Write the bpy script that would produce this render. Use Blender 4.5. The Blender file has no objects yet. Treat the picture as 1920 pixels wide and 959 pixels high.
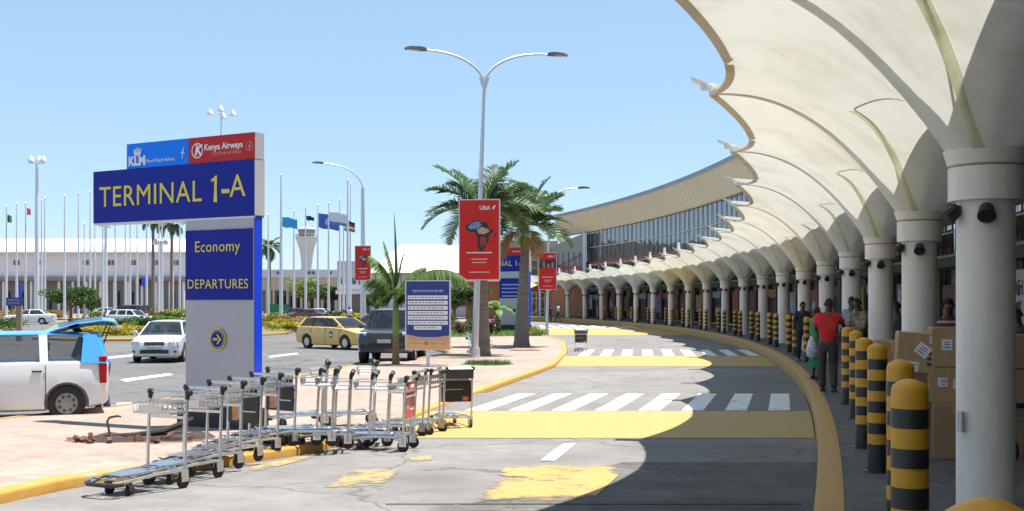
import bpy, bmesh, math, random
from mathutils import Vector, Matrix, Euler, noise
random.seed(11)
R_ = math.radians
sc = bpy.context.scene
COL = sc.collection

# ---------------------------------------------------------------- camera, world, sun, exposure
F = 2175.0; HZ = 567.0; CAMZ = 1.72
cam_d = bpy.data.cameras.new('camera'); cam = bpy.data.objects.new('camera', cam_d); COL.objects.link(cam)
cam.location = (0, 0, CAMZ); cam.rotation_euler = (R_(90), 0, 0)
cam_d.sensor_width = 36; cam_d.lens = 36 * F / 1920; cam_d.shift_y = (HZ - 479.5) / 1920
cam_d.clip_start = 0.1; cam_d.clip_end = 9000
sc.camera = cam
SUN = Vector((0.215, 0.075, 0.97)).normalized()
w = bpy.data.worlds.new('World'); sc.world = w; w.use_nodes = True
nt = w.node_tree; bg = nt.nodes['Background']
sky = nt.nodes.new('ShaderNodeTexSky'); sky.sky_type = 'NISHITA'; sky.sun_disc = False
sky.sun_elevation = math.asin(SUN.z); sky.sun_rotation = math.atan2(SUN.x, SUN.y)
sky.altitude = 1600; sky.air_density = 1.0; sky.dust_density = 0.6; sky.ozone_density = 1.6
hz = nt.nodes.new('ShaderNodeMixRGB'); hz.blend_type = 'MIX'; hz.inputs[0].default_value = .5; hz.inputs[2].default_value = (3.5, 5.3, 7.2, 1)   # thin even haze of a bright day
nt.links.new(sky.outputs[0], hz.inputs[1]); nt.links.new(hz.outputs[0], bg.inputs[0]); bg.inputs[1].default_value = 0.075
sl = bpy.data.lights.new('sun', 'SUN'); sl.energy = 5.0; sl.angle = R_(0.5); sl.color = (1, 0.95, 0.88)
so = bpy.data.objects.new('sun', sl); COL.objects.link(so); so.rotation_euler = SUN.to_track_quat('Z', 'Y').to_euler()
so.location = (0, -20, 40)
sc.view_settings.view_transform = 'Standard'; sc.view_settings.look = 'None'
sc.view_settings.exposure = 1.08; sc.view_settings.gamma = 1
sc.render.engine = 'CYCLES'
sc.cycles.max_bounces = 8; sc.cycles.transparent_max_bounces = 12

# ---------------------------------------------------------------- materials
MATS = {}
def srgb(r, g, b):
    f = lambda c: (c / 255 / 12.92) if c / 255 <= 0.04045 else ((c / 255 + 0.055) / 1.055) ** 2.4
    return (f(r), f(g), f(b))
def mat(name, col, rough=0.6, metal=0.0, var=0.12, scale=6.0, bump=0.0, bscale=None, spec=0.5, coat=0.0, stretch=None):
    if name in MATS: return MATS[name]
    m = bpy.data.materials.new(name); m.use_nodes = True; n = m.node_tree; L = n.links
    b = n.nodes['Principled BSDF']
    b.inputs['Roughness'].default_value = rough; b.inputs['Metallic'].default_value = metal
    b.inputs['Specular IOR Level'].default_value = spec; b.inputs['Coat Weight'].default_value = coat
    tc = n.nodes.new('ShaderNodeTexCoord'); src = tc.outputs['Object']
    if stretch:
        mp = n.nodes.new('ShaderNodeMapping'); mp.inputs['Scale'].default_value = stretch; L.new(src, mp.inputs[0]); src = mp.outputs[0]
    nz = n.nodes.new('ShaderNodeTexNoise'); nz.inputs['Scale'].default_value = scale; nz.inputs['Detail'].default_value = 6; nz.inputs['Roughness'].default_value = 0.65
    L.new(src, nz.inputs['Vector'])
    rp = n.nodes.new('ShaderNodeValToRGB'); rp.color_ramp.elements[0].position = 0.3; rp.color_ramp.elements[1].position = 0.7
    lo = tuple(max(0, c * (1 - var)) for c in col); hi = tuple(min(1, c * (1 + var)) for c in col)
    rp.color_ramp.elements[0].color = (*lo, 1); rp.color_ramp.elements[1].color = (*hi, 1)
    L.new(nz.outputs['Fac'], rp.inputs[0]); L.new(rp.outputs[0], b.inputs['Base Color'])
    if bump:
        bp = n.nodes.new('ShaderNodeBump'); bp.inputs['Strength'].default_value = bump; bp.inputs['Distance'].default_value = 0.02
        nb = n.nodes.new('ShaderNodeTexNoise'); nb.inputs['Scale'].default_value = bscale or scale * 6; nb.inputs['Detail'].default_value = 4
        L.new(src, nb.inputs['Vector']); L.new(nb.outputs['Fac'], bp.inputs['Height']); L.new(bp.outputs[0], b.inputs['Normal'])
    MATS[name] = m; return m
def leaf_mat(name, c0, c1, rough=0.55, tr=0.35):
    if name in MATS: return MATS[name]
    m = bpy.data.materials.new(name); m.use_nodes = True; n = m.node_tree; L = n.links
    b = n.nodes['Principled BSDF']; b.inputs['Roughness'].default_value = rough; b.inputs['Specular IOR Level'].default_value = 0.4
    geo = n.nodes.new('ShaderNodeNewGeometry'); rp = n.nodes.new('ShaderNodeValToRGB')
    rp.color_ramp.elements[0].color = (*c0, 1); rp.color_ramp.elements[1].color = (*c1, 1)
    L.new(geo.outputs['Random Per Island'], rp.inputs[0]); L.new(rp.outputs[0], b.inputs['Base Color'])
    t = n.nodes.new('ShaderNodeBsdfTranslucent'); L.new(rp.outputs[0], t.inputs[0])
    mx = n.nodes.new('ShaderNodeMixShader'); mx.inputs[0].default_value = tr
    L.new(b.outputs[0], mx.inputs[1]); L.new(t.outputs[0], mx.inputs[2]); L.new(mx.outputs[0], n.nodes['Material Output'].inputs[0])
    MATS[name] = m; return m
def worn(name, paint, under, thr=0.5, soft=0.08, scale=2.5, rough=0.7, fade=False):
    """paint on asphalt with patches worn through"""
    if name in MATS: return MATS[name]
    m = bpy.data.materials.new(name); m.use_nodes = True; n = m.node_tree; L = n.links
    b = n.nodes['Principled BSDF']; b.inputs['Roughness'].default_value = rough
    tc = n.nodes.new('ShaderNodeTexCoord')
    a = n.nodes.new('ShaderNodeTexNoise'); a.inputs['Scale'].default_value = scale; a.inputs['Detail'].default_value = 9; a.inputs['Roughness'].default_value = 0.72
    L.new(tc.outputs['Object'], a.inputs['Vector'])
    r = n.nodes.new('ShaderNodeValToRGB'); r.color_ramp.elements[0].position = max(0, thr - soft); r.color_ramp.elements[1].position = thr + soft
    if fade:                                 # paint thins out towards its edges and the road shows through
        sp = n.nodes.new('ShaderNodeSeparateXYZ'); L.new(tc.outputs['Generated'], sp.inputs[0]); es = []
        for ax in 'XY':
            pp = n.nodes.new('ShaderNodeMath'); pp.operation = 'PINGPONG'; pp.inputs[1].default_value = .5; L.new(sp.outputs[ax], pp.inputs[0])
            mr = n.nodes.new('ShaderNodeMapRange'); mr.inputs['From Max'].default_value = .2; mr.inputs['To Min'].default_value = -.32; mr.inputs['To Max'].default_value = 0; L.new(pp.outputs[0], mr.inputs['Value']); es.append(mr.outputs[0])
        mn = n.nodes.new('ShaderNodeMath'); mn.operation = 'MINIMUM'; L.new(es[0], mn.inputs[0]); L.new(es[1], mn.inputs[1])
        ad = n.nodes.new('ShaderNodeMath'); ad.operation = 'ADD'; L.new(a.outputs['Fac'], ad.inputs[0]); L.new(mn.outputs[0], ad.inputs[1]); L.new(ad.outputs[0], r.inputs[0]); L.new(r.outputs[0], b.inputs['Alpha'])
    else: L.new(a.outputs['Fac'], r.inputs[0])
    c = n.nodes.new('ShaderNodeTexNoise'); c.inputs['Scale'].default_value = 9; c.inputs['Detail'].default_value = 6; L.new(tc.outputs['Object'], c.inputs['Vector'])
    pr = n.nodes.new('ShaderNodeValToRGB'); pr.color_ramp.elements[0].position = .3; pr.color_ramp.elements[1].position = .7
    pr.color_ramp.elements[0].color = (*[x * 0.82 for x in paint], 1); pr.color_ramp.elements[1].color = (*paint, 1); L.new(c.outputs['Fac'], pr.inputs[0])
    mx = n.nodes.new('ShaderNodeMixRGB'); mx.inputs[1].default_value = (*under, 1)
    L.new(r.outputs[0], mx.inputs[0]); L.new(pr.outputs[0], mx.inputs[2]); L.new(mx.outputs[0], b.inputs['Base Color'])
    MATS[name] = m; return m
def glass_mat(name, col, rough=0.05, alpha=0.5):
    """window glass: tinted, partly see-through, mirror-like"""
    if name in MATS: return MATS[name]
    m = bpy.data.materials.new(name); m.use_nodes = True; n = m.node_tree; L = n.links
    b = n.nodes['Principled BSDF']; b.inputs['Base Color'].default_value = (*col, 1); b.inputs['Roughness'].default_value = rough
    b.inputs['Specular IOR Level'].default_value = 0.8
    b.inputs['Alpha'].default_value = alpha
    MATS[name] = m; return m
def ground_mat(name, cols, scales, rough=0.85, bump=0.3, grain=60, cracks=0.0, tiles=None, stains=0.0):
    """large + fine mottling, optional crack lines / tile joints, in world metres"""
    if name in MATS: return MATS[name]
    m = bpy.data.materials.new(name); m.use_nodes = True; n = m.node_tree; L = n.links
    b = n.nodes['Principled BSDF']; b.inputs['Roughness'].default_value = rough; b.inputs['Specular IOR Level'].default_value = 0.3
    tc = n.nodes.new('ShaderNodeTexCoord'); src = tc.outputs['Object']
    def nz(s, d=8, r=.65):
        k = n.nodes.new('ShaderNodeTexNoise'); k.inputs['Scale'].default_value = s; k.inputs['Detail'].default_value = d; k.inputs['Roughness'].default_value = r
        L.new(src, k.inputs['Vector']); return k.outputs['Fac']
    rp = n.nodes.new('ShaderNodeValToRGB'); rp.color_ramp.elements[0].position = .32; rp.color_ramp.elements[1].position = .68
    rp.color_ramp.elements[0].color = (*cols[0], 1); rp.color_ramp.elements[1].color = (*cols[1], 1)
    L.new(nz(scales[0]), rp.inputs[0]); out = rp.outputs[0]
    r2 = n.nodes.new('ShaderNodeValToRGB'); r2.color_ramp.elements[0].position = .3; r2.color_ramp.elements[1].position = .7
    r2.color_ramp.elements[0].color = (.72, .72, .72, 1); r2.color_ramp.elements[1].color = (1.15, 1.15, 1.15, 1)
    L.new(nz(scales[1], 10, .75), r2.inputs[0])
    mu = n.nodes.new('ShaderNodeMixRGB'); mu.blend_type = 'MULTIPLY'; mu.inputs[0].default_value = 1; L.new(out, mu.inputs[1]); L.new(r2.outputs[0], mu.inputs[2]); out = mu.outputs[0]
    if stains:
        s3 = n.nodes.new('ShaderNodeValToRGB'); s3.color_ramp.elements[0].position = .54; s3.color_ramp.elements[1].position = .72
        s3.color_ramp.elements[0].color = (1, 1, 1, 1); s3.color_ramp.elements[1].color = (1 - stains, 1 - stains, 1 - stains * .97, 1); L.new(nz(.55, 5, .6), s3.inputs[0])
        ms = n.nodes.new('ShaderNodeMixRGB'); ms.blend_type = 'MULTIPLY'; ms.inputs[0].default_value = 1; L.new(out, ms.inputs[1]); L.new(s3.outputs[0], ms.inputs[2]); out = ms.outputs[0]
    if cracks:
        vo = n.nodes.new('ShaderNodeTexVoronoi'); vo.feature = 'DISTANCE_TO_EDGE'; vo.inputs['Scale'].default_value = cracks
        wv = n.nodes.new('ShaderNodeTexNoise'); wv.inputs['Scale'].default_value = 1.3; wv.inputs['Detail'].default_value = 6; L.new(src, wv.inputs['Vector'])
        ad = n.nodes.new('ShaderNodeMixRGB'); ad.blend_type = 'ADD'; ad.inputs[0].default_value = .9; L.new(src, ad.inputs[1]); L.new(wv.outputs['Color'], ad.inputs[2]); L.new(ad.outputs[0], vo.inputs['Vector'])
        cr = n.nodes.new('ShaderNodeValToRGB'); cr.color_ramp.elements[0].position = .0; cr.color_ramp.elements[1].position = .012
        cr.color_ramp.elements[0].color = (.45, .45, .45, 1); cr.color_ramp.elements[1].color = (1, 1, 1, 1); L.new(vo.outputs['Distance'], cr.inputs[0])
        m2 = n.nodes.new('ShaderNodeMixRGB'); m2.blend_type = 'MULTIPLY'; m2.inputs[0].default_value = .8; L.new(out, m2.inputs[1]); L.new(cr.outputs[0], m2.inputs[2]); out = m2.outputs[0]
    if tiles:
        br = n.nodes.new('ShaderNodeTexBrick'); br.inputs['Scale'].default_value = 1; br.inputs['Brick Width'].default_value = tiles[0]; br.inputs['Row Height'].default_value = tiles[1]
        br.inputs['Mortar Size'].default_value = .008; br.inputs['Color1'].default_value = (1, 1, 1, 1); br.inputs['Color2'].default_value = (.86, .85, .84, 1); br.inputs['Mortar'].default_value = (.62, .6, .58, 1)
        L.new(src, br.inputs['Vector'])
        m3 = n.nodes.new('ShaderNodeMixRGB'); m3.blend_type = 'MULTIPLY'; m3.inputs[0].default_value = .8; L.new(out, m3.inputs[1]); L.new(br.outputs[0], m3.inputs[2]); out = m3.outputs[0]
    L.new(out, b.inputs['Base Color'])
    bp = n.nodes.new('ShaderNodeBump'); bp.inputs['Strength'].default_value = bump; bp.inputs['Distance'].default_value = .01
    L.new(nz(grain, 3), bp.inputs['Height']); L.new(bp.outputs[0], b.inputs['Normal'])
    MATS[name] = m; return m
def membrane_mat(name, col, tr=0.45, trc=None):
    m = bpy.data.materials.new(name); m.use_nodes = True; n = m.node_tree; L = n.links
    b = n.nodes['Principled BSDF']; b.inputs['Roughness'].default_value = .6; b.inputs['Specular IOR Level'].default_value = .2
    tc = n.nodes.new('ShaderNodeTexCoord'); nz = n.nodes.new('ShaderNodeTexNoise'); nz.inputs['Scale'].default_value = .7; nz.inputs['Detail'].default_value = 9; nz.inputs['Roughness'].default_value = .7
    L.new(tc.outputs['Object'], nz.inputs['Vector'])
    rp = n.nodes.new('ShaderNodeValToRGB'); rp.color_ramp.elements[0].position = .28; rp.color_ramp.elements[1].position = .52
    rp.color_ramp.elements[0].color = (*[c * q for c, q in zip(col, (.78, .76, .70))], 1); rp.color_ramp.elements[1].color = (*col, 1)
    L.new(nz.outputs['Fac'], rp.inputs[0]); L.new(rp.outputs[0], b.inputs['Base Color'])
    t = n.nodes.new('ShaderNodeBsdfTranslucent')
    if trc: t.inputs[0].default_value = (*trc, 1)
    else: L.new(rp.outputs[0], t.inputs[0])
    mx = n.nodes.new('ShaderNodeMixShader'); mx.inputs[0].default_value = tr
    L.new(b.outputs[0], mx.inputs[1]); L.new(t.outputs[0], mx.inputs[2]); L.new(mx.outputs[0], n.nodes['Material Output'].inputs[0])
    MATS[name] = m; return m

WHITE = mat('white_paint', (.78, .77, .75), .45, var=.05)
CREAM = mat('cream_column_paint', (.70, .64, .56), .5, var=.11, scale=2.2, bump=.06, stretch=(1.5, 1.5, .5))
STEEL = mat('brushed_steel', (.62, .62, .62), .28, 1.0, var=.15, scale=14)
GALV = mat('galvanised_pole', (.62, .64, .68), .4, .55, var=.08, scale=8)
DKST = mat('dark_steel', (.1, .1, .105), .4, .7, var=.2)
BLACK = mat('black_plastic', (.018, .018, .02), .45, var=.2)
RUBBER = mat('tyre_rubber', (.022, .021, .02), .8, var=.25, scale=20)
NAVY = mat('navy_sign_face', (.008, .016, .27), .4, var=.06, scale=3, spec=.2)
BRBLUE = mat('bright_blue_edge', (.005, .06, .8), .35, var=.05)
SKYBL = mat('light_blue_panel', (.0, .2, .9), .4, var=.05, spec=.25)
REDP = mat('red_panel', (.5, .022, .022), .4, var=.06, scale=3, spec=.25)
BANRED = mat('banner_red', (.66, .028, .02), .5, var=.05, scale=2, spec=.25)
GOLD = mat('gold_lettering', (.72, .60, .06), .4, var=.05)
SIGNGR = mat('sign_grey', (.40, .40, .43), .4, .1, var=.05, scale=2)
SILV = mat('silver_edge', (.62, .62, .66), .35, .4, var=.05)
LETW = mat('white_lettering', (.8, .8, .8), .5, var=.02)
YEL = mat('bollard_yellow', (.6, .29, .012), .45, var=.12, scale=9)
BLK = mat('bollard_black', (.02, .02, .022), .4, var=.2, scale=9)
TEXC = {}

# ---------------------------------------------------------------- mesh building
class MB:
    def __init__(s): s.v = []; s.f = []; s.m = []
    def add(s, vs, fs, mi=0):
        o = len(s.v); s.v += [tuple(v) for v in vs]; s.f += [tuple(i + o for i in f) for f in fs]; s.m += [mi] * len(fs); return s
    def box(s, c, d, rz=0, mi=0, rot=None):
        M = rot if rot is not None else Matrix.Rotation(rz, 3, 'Z')
        vs = [Vector(c) + M @ Vector((x * d[0] / 2, y * d[1] / 2, z * d[2] / 2)) for z in (-1, 1) for y in (-1, 1) for x in (-1, 1)]
        return s.add(vs, [(0, 2, 3, 1), (4, 5, 7, 6), (0, 1, 5, 4), (1, 3, 7, 5), (3, 2, 6, 7), (2, 0, 4, 6)], mi)
    def bbox(s, c, d, b=.01, rz=0, mi=0):
        """box with chamfered vertical edges and top"""
        x, y, z = d[0] / 2, d[1] / 2, d[2]
        o = [(x - b, -y), (x, -y + b), (x, y - b), (x - b, y), (-x + b, y), (-x, y - b), (-x, -y + b), (-x + b, -y)]
        M = Matrix.Rotation(rz, 3, 'Z'); c = Vector(c); vs = []
        k = [(1 - b / max(x, .001)), (1 - b / max(y, .001))]
        for zz, sx, sy in ((-z / 2, 1, 1), (z / 2 - b, 1, 1), (z / 2, k[0], k[1])):
            vs += [c + M @ Vector((px * sx, py * sy, zz)) for px, py in o]
        fs = [tuple(range(7, -1, -1)), tuple(range(16, 24))]
        for r in (0, 8): fs += [(r + i, r + (i + 1) % 8, r + 8 + (i + 1) % 8, r + 8 + i) for i in range(8)]
        return s.add(vs, fs, mi)
    def tube(s, pts, r, n=8, mi=0, caps=True):
        pts = [Vector(p) for p in pts]; rs = r if isinstance(r, (list, tuple)) else [r] * len(pts)
        vs = []; fs = []; ref = None
        for i, p in enumerate(pts):
            t = (pts[min(i + 1, len(pts) - 1)] - pts[max(i - 1, 0)]).normalized()
            if ref is None:
                ref = Vector((0, 0, 1)) if abs(t.z) < .9 else Vector((1, 0, 0))
            a = t.cross(ref); a = a.normalized() if a.length > 1e-6 else t.orthogonal().normalized()
            b = a.cross(t).normalized(); ref = b
            vs += [p + (a * math.cos(q) + b * math.sin(q)) * rs[i] for q in (2 * math.pi * k / n for k in range(n))]
        for i in range(len(pts) - 1):
            for k in range(n): fs.append((i * n + k, i * n + (k + 1) % n, (i + 1) * n + (k + 1) % n, (i + 1) * n + k))
        if caps: fs += [tuple(range(n - 1, -1, -1)), tuple(range((len(pts) - 1) * n, len(pts) * n))]
        return s.add(vs, fs, mi)
    def lathe(s, prof, c=(0, 0, 0), n=24, mi=0, axis='Z', mis=None):
        c = Vector(c); vs = []; fs = []; mm = []
        for r, z in prof:
            for k in range(n):
                q = 2 * math.pi * k / n; x, y = r * math.cos(q), r * math.sin(q)
                vs.append(c + (Vector((x, y, z)) if axis == 'Z' else Vector((z, x, y)) if axis == 'X' else Vector((y, z, x))))
        o = len(s.v); s.v += [tuple(v) for v in vs]
        for i in range(len(prof) - 1):
            for k in range(n):
                s.f.append((o + i * n + k, o + i * n + (k + 1) % n, o + (i + 1) * n + (k + 1) % n, o + (i + 1) * n + k)); s.m.append(mis[i] if mis else mi)
        if prof[0][0] > 1e-4: s.f.append(tuple(o + k for k in range(n - 1, -1, -1))); s.m.append(mis[0] if mis else mi)
        if prof[-1][0] > 1e-4: s.f.append(tuple(o + (len(prof) - 1) * n + k for k in range(n))); s.m.append(mis[-1] if mis else mi)
        return s
    def prism(s, o2, t, M, mi=0):
        """2-D outline (x,z plane of M) extruded by t along M's -y .. +y"""
        n = len(o2); vs = [M @ Vector((x, y, z)) for y in (-t / 2, t / 2) for x, z in o2]
        fs = [tuple(range(n)), tuple(range(2 * n - 1, n - 1, -1))] + [(i, i + n, (i + 1) % n + n, (i + 1) % n) for i in range(n)]
        return s.add(vs, fs, mi)
    def grid(s, P, mi=0, close=False):
        nr, nc = len(P), len(P[0]); vs = [p for r in P for p in r]; fs = []
        for i in range(nr - 1):
            for j in range(nc - (0 if close else 1)): fs.append((i * nc + j, i * nc + (j + 1) % nc, (i + 1) * nc + (j + 1) % nc, (i + 1) * nc + j))
        return s.add(vs, fs, mi)
    def build(s, name, m, parent=None, smooth=False, label=None, ang=40, fix=True):
        me = bpy.data.meshes.new(name); me.from_pydata(s.v, [], s.f); ms = m if isinstance(m, (list, tuple)) else [m]
        for x in ms: me.materials.append(x)
        if len(ms) > 1: me.polygons.foreach_set('material_index', s.m)
        if fix:
            bm = bmesh.new(); bm.from_mesh(me); bmesh.ops.recalc_face_normals(bm, faces=bm.faces); bm.to_mesh(me); bm.free()
        if smooth:
            me.polygons.foreach_set('use_smooth', [True] * len(me.polygons))
            try: me.set_sharp_from_angle(angle=R_(ang))
            except Exception: pass
        me.update(); return link(name, me, parent, label)
def link(name, data, parent=None, label=None):
    o = bpy.data.objects.new(name, data); COL.objects.link(o)
    if parent: o.parent = parent
    if label: o['label'] = label
    return o
def tag(o, label=None, cat=None, group=None, kind=None):
    if label: o['label'] = label
    if cat: o['category'] = cat
    if group: o['group'] = group
    if kind: o['kind'] = kind
    return o
def thing(name, label, cat, loc=(0, 0, 0), rz=0, group=None):
    o = link(name, None); o.location = loc; o.rotation_euler = (0, 0, rz); o.empty_display_size = .2
    return tag(o, label, cat, group)
def settle(root):                            # parts were modelled in world metres: keep them there under their root
    for ch in [x for x in bpy.data.objects if x.parent == root]: ch.matrix_parent_inverse = Matrix.Translation(-Vector(root.location))
def copy_tree(o, parent=None):
    c = o.copy(); COL.objects.link(c)
    if parent: c.parent = parent
    for ch in [x for x in bpy.data.objects if x.parent == o]: copy_tree(ch, c)
    return c
def eval_mesh(o):
    dg = bpy.context.evaluated_depsgraph_get(); me = bpy.data.meshes.new_from_object(o.evaluated_get(dg)); 
    bpy.data.objects.remove(o, do_unlink=True); return me
FONT_CACHE = {}
def text_mesh(s, size, extrude=.004, bold=0.0, align='CENTER', shear=0, sx=1.0, spc=1.0):
    cu = bpy.data.curves.new('lettering', 'FONT'); cu.body = s; cu.size = size; cu.extrude = extrude; cu.offset = bold * size
    cu.space_character = spc; cu.align_x = align; cu.align_y = 'CENTER'; cu.shear = shear; cu.resolution_u = 3
    o = bpy.data.objects.new('lettering', cu); COL.objects.link(o); me = eval_mesh(o); bpy.data.curves.remove(cu)
    for v in me.vertices: v.co.x *= sx
    return me
def text(name, s, size, M, m, parent=None, **k):
    """lettering standing in M's x-z plane, facing M's -y"""
    me = text_mesh(s, size, **k); A = M @ Matrix.Rotation(R_(90), 4, 'X'); me.transform(A); me.materials.clear(); me.materials.append(m)
    return link(name, me, parent)
def textw(name, s, width, M, m, parent=None, **k):
    """same, scaled to a total width"""
    me = text_mesh(s, 1, **k); xs = [v.co.x for v in me.vertices]; wd = max(xs) - min(xs); q = width / wd; c = (max(xs) + min(xs)) / 2
    for v in me.vertices: v.co.x = (v.co.x - c) * q; v.co.y *= q; v.co.z *= .6
    A = M @ Matrix.Rotation(R_(90), 4, 'X'); me.transform(A); me.materials.clear(); me.materials.append(m)
    return link(name, me, parent)
def frame(o, xdir, up=(0, 0, 1)):
    """matrix with origin o, x along xdir, z up, y = away"""
    x = Vector(xdir).normalized(); z = Vector(up); y = z.cross(x).normalized()
    M = Matrix.Identity(4)
    for i in range(3): M[i][0] = x[i]; M[i][1] = y[i]; M[i][2] = z[i]; M[i][3] = o[i]
    return M
def ordinal(i):
    return ['first', 'second', 'third', 'fourth', 'fifth', 'sixth', 'seventh', 'eighth', 'ninth', 'tenth', 'eleventh', 'twelfth', 'thirteenth', 'fourteenth', 'fifteenth', 'sixteenth', 'seventeenth', 'eighteenth', 'nineteenth', 'twentieth',
            'twenty-first', 'twenty-second', 'twenty-third', 'twenty-fourth', 'twenty-fifth', 'twenty-sixth', 'twenty-seventh', 'twenty-eighth', 'twenty-ninth', 'thirtieth', 'thirty-first', 'thirty-second', 'thirty-third', 'thirty-fourth', 'thirty-fifth', 'thirty-sixth', 'thirty-seventh'][i]

# ---------------------------------------------------------------- survey of the site (metres, camera at the origin)
def zl(y):                                   # the roads fall gently away from the walkway level
    T = [(0, -.12), (10, -.13), (18, -.26), (33, -.35), (65, -.40), (130, -.43)]
    if y <= 0: return -.12
    for (a, za), (b, zb) in zip(T, T[1:]):
        if y <= b: return za + (zb - za) * (y - a) / (b - a)
    return -.43
def G(px, py, zo=0.0):                       # ground point seen at a photo pixel
    y = 20.0
    for _ in range(60): y = (CAMZ - zl(y) - zo) * F / (py - HZ)
    return Vector(((px - 960) / F * y, y, zl(y) + zo))
def W(px, py):                               # walkway point (z = 0)
    y = CAMZ * F / (py - HZ); return Vector(((px - 960) / F * y, y, 0))
def D(px, y): return (px - 960) / F * y      # x at depth y
def Zh(py, y): return CAMZ + (HZ - py) / F * y
CX, CY, RC, A0, DA = -222.8456, 73.2881, 235.5438, -.2736, .0283
def P(r, a, z=0): return Vector((CX + r * math.cos(a), CY + r * math.sin(a), z))
def hit(px, r):                              # angle where a pixel column meets the circle of radius r (far side)
    m = (px - 960) / F; a = 1 + m * m; b = -2 * (m * CX + CY); c = CX * CX + CY * CY - r * r
    y = (-b + math.sqrt(b * b - 4 * a * c)) / (2 * a); return math.atan2(y - CY, m * y - CX)
CAPZ, TIPL, TIPZ = 2.556, 2.88, 4.733
# ================================================================ ground, roads, kerbs
ASPH = ground_mat('road_asphalt', ((.105, .103, .104), (.155, .15, .15)), (.12, 1.7), cracks=.16, stains=.25)
LANEA = ground_mat('lane_asphalt', ((.155, .147, .14), (.225, .214, .204)), (.25, 2.2), cracks=.3, stains=.3)
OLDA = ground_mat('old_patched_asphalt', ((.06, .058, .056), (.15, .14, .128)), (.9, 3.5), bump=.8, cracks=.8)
PAVE = ground_mat('pink_pavers', ((.30, .235, .195), (.38, .30, .25)), (.3, 3), tiles=(.4, .2), stains=.12)
WALKM = ground_mat('walkway_pavers', ((.12, .12, .12), (.17, .165, .16)), (.5, 4), tiles=(.3, .3), stains=.35)
EARTH = ground_mat('dry_earth', ((.2, .15, .1), (.3, .24, .17)), (.05, .8))
KERBY = worn('kerb_yellow_paint', (.46, .25, .045), (.3, .27, .22), .4, .07, 3)
HUMPY = worn('hump_yellow_paint', (.41, .27, .085), (.3, .26, .18), .3, .1, 5)
OLDY = worn('worn_yellow_paint', (.42, .265, .08), (.19, .18, .17), .40, .08, 1.9, fade=True)
FADEY = worn('faded_yellow_paint', (.37, .26, .11), (.19, .213, .2), .45, .09, 3, fade=True)
ZEBW = worn('crossing_white_paint', (.72, .72, .7), (.2, .19, .18), .40, .07, 4)
TABLEA = ground_mat('crossing_table_asphalt', ((.15, .145, .14), (.2, .19, .185)), (.5, 3))
YS = [-14, -6, 0, 3, 6, 8, 10, 12, 14, 16, 18, 21, 24, 27, 30, 33, 36, 40, 45, 50, 55, 60, 65, 75, 90, 110, 130]
def lerp(T, y):
    if y <= T[0][0]: return T[0][1]
    for (a, p), (b, q) in zip(T, T[1:]):
        if y <= b: return p + (q - p) * (y - a) / (b - a)
    return T[-1][1]
def smooth_tab(pts):
    pts = sorted([(p.y, p.x) for p in pts]); return pts
# right edge of the traffic island (kerb to the drop-off lane) and its left edge (kerb to the outer road)
ISR = [(-14, -14.0), (0, -9.4), (6, -6.9)] + smooth_tab([G(0, 948), G(130, 917), G(300, 893), G(450, 873), G(600, 848), G(740, 806), G(880, 749), G(960, 719), G(1040, 689), G(1064, 666), G(1060, 645)]) + [(66, 2.35), (72, 1.6), (75, .2)]
ISL = [(-14, -19.0), (0, -13.5)] + smooth_tab([G(0, 797), G(200, 774), G(345, 753), G(655, 692)]) + [(40, -3.6), (46, -2.4), (54, -4.2), (62, -5.4), (72, -5.6), (75, -.2)]
isr = lambda y: lerp(ISR, y)
isl = lambda y: lerp(ISL, y)
def kr(y, off):                              # x on the circle of radius RC-off at depth y
    return CX + math.sqrt((RC - off) ** 2 - (y - CY) ** 2)
def strip(name, xa, xb, ys, m, zo=0.0, n=1, kind='structure', zf=None):
    mb = MB(); P_ = []
    for y in ys:
        a, b = xa(y), xb(y); z = (zf or zl)(y) + zo
        P_.append([(a + (b - a) * k / n, y, z) for k in range(n + 1)])
    mb.grid(P_); return tag(mb.build(name, m), kind=kind)
def fine(a, b, st): 
    k = max(1, int((b - a) / st)); return [a + (b - a) * i / k for i in range(k + 1)]
# base sheet to the horizon
mb = MB(); ys = YS + [200, 400, 1000, 3000, 8000]
mb.grid([[(x, y, zl(y) - .03) for x in (-6000, -600, -100, 0, 40, 300, 6000)] for y in ys]); tag(mb.build('ground', EARTH), kind='structure')
strip('outer_road', lambda y: -90, lambda y: -.5 if y < 50 else 3.0, YS[:-2] + [100, 127], ASPH, 0.0, 4)
ys = fine(-14, 128, 1.5)
strip('drop_off_lane', lambda y: min(isr(y), 3.2) + .04 if y < 75 else -2.0, lambda y: kr(y, 1.36) - .0, ys, LANEA, .006, 4)
# dark patched apron close to the camera under the canopy
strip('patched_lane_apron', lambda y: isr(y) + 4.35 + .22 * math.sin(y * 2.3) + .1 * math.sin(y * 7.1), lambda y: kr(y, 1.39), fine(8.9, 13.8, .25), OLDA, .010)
strip('patched_lane_seam', lambda y: -1.2 + .1 * math.sin(y * 3), lambda y: kr(y, 1.5), fine(10.60, 10.64, .02), mat('crack_filler', (.05, .047, .045), .9, var=.3), .016)
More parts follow.
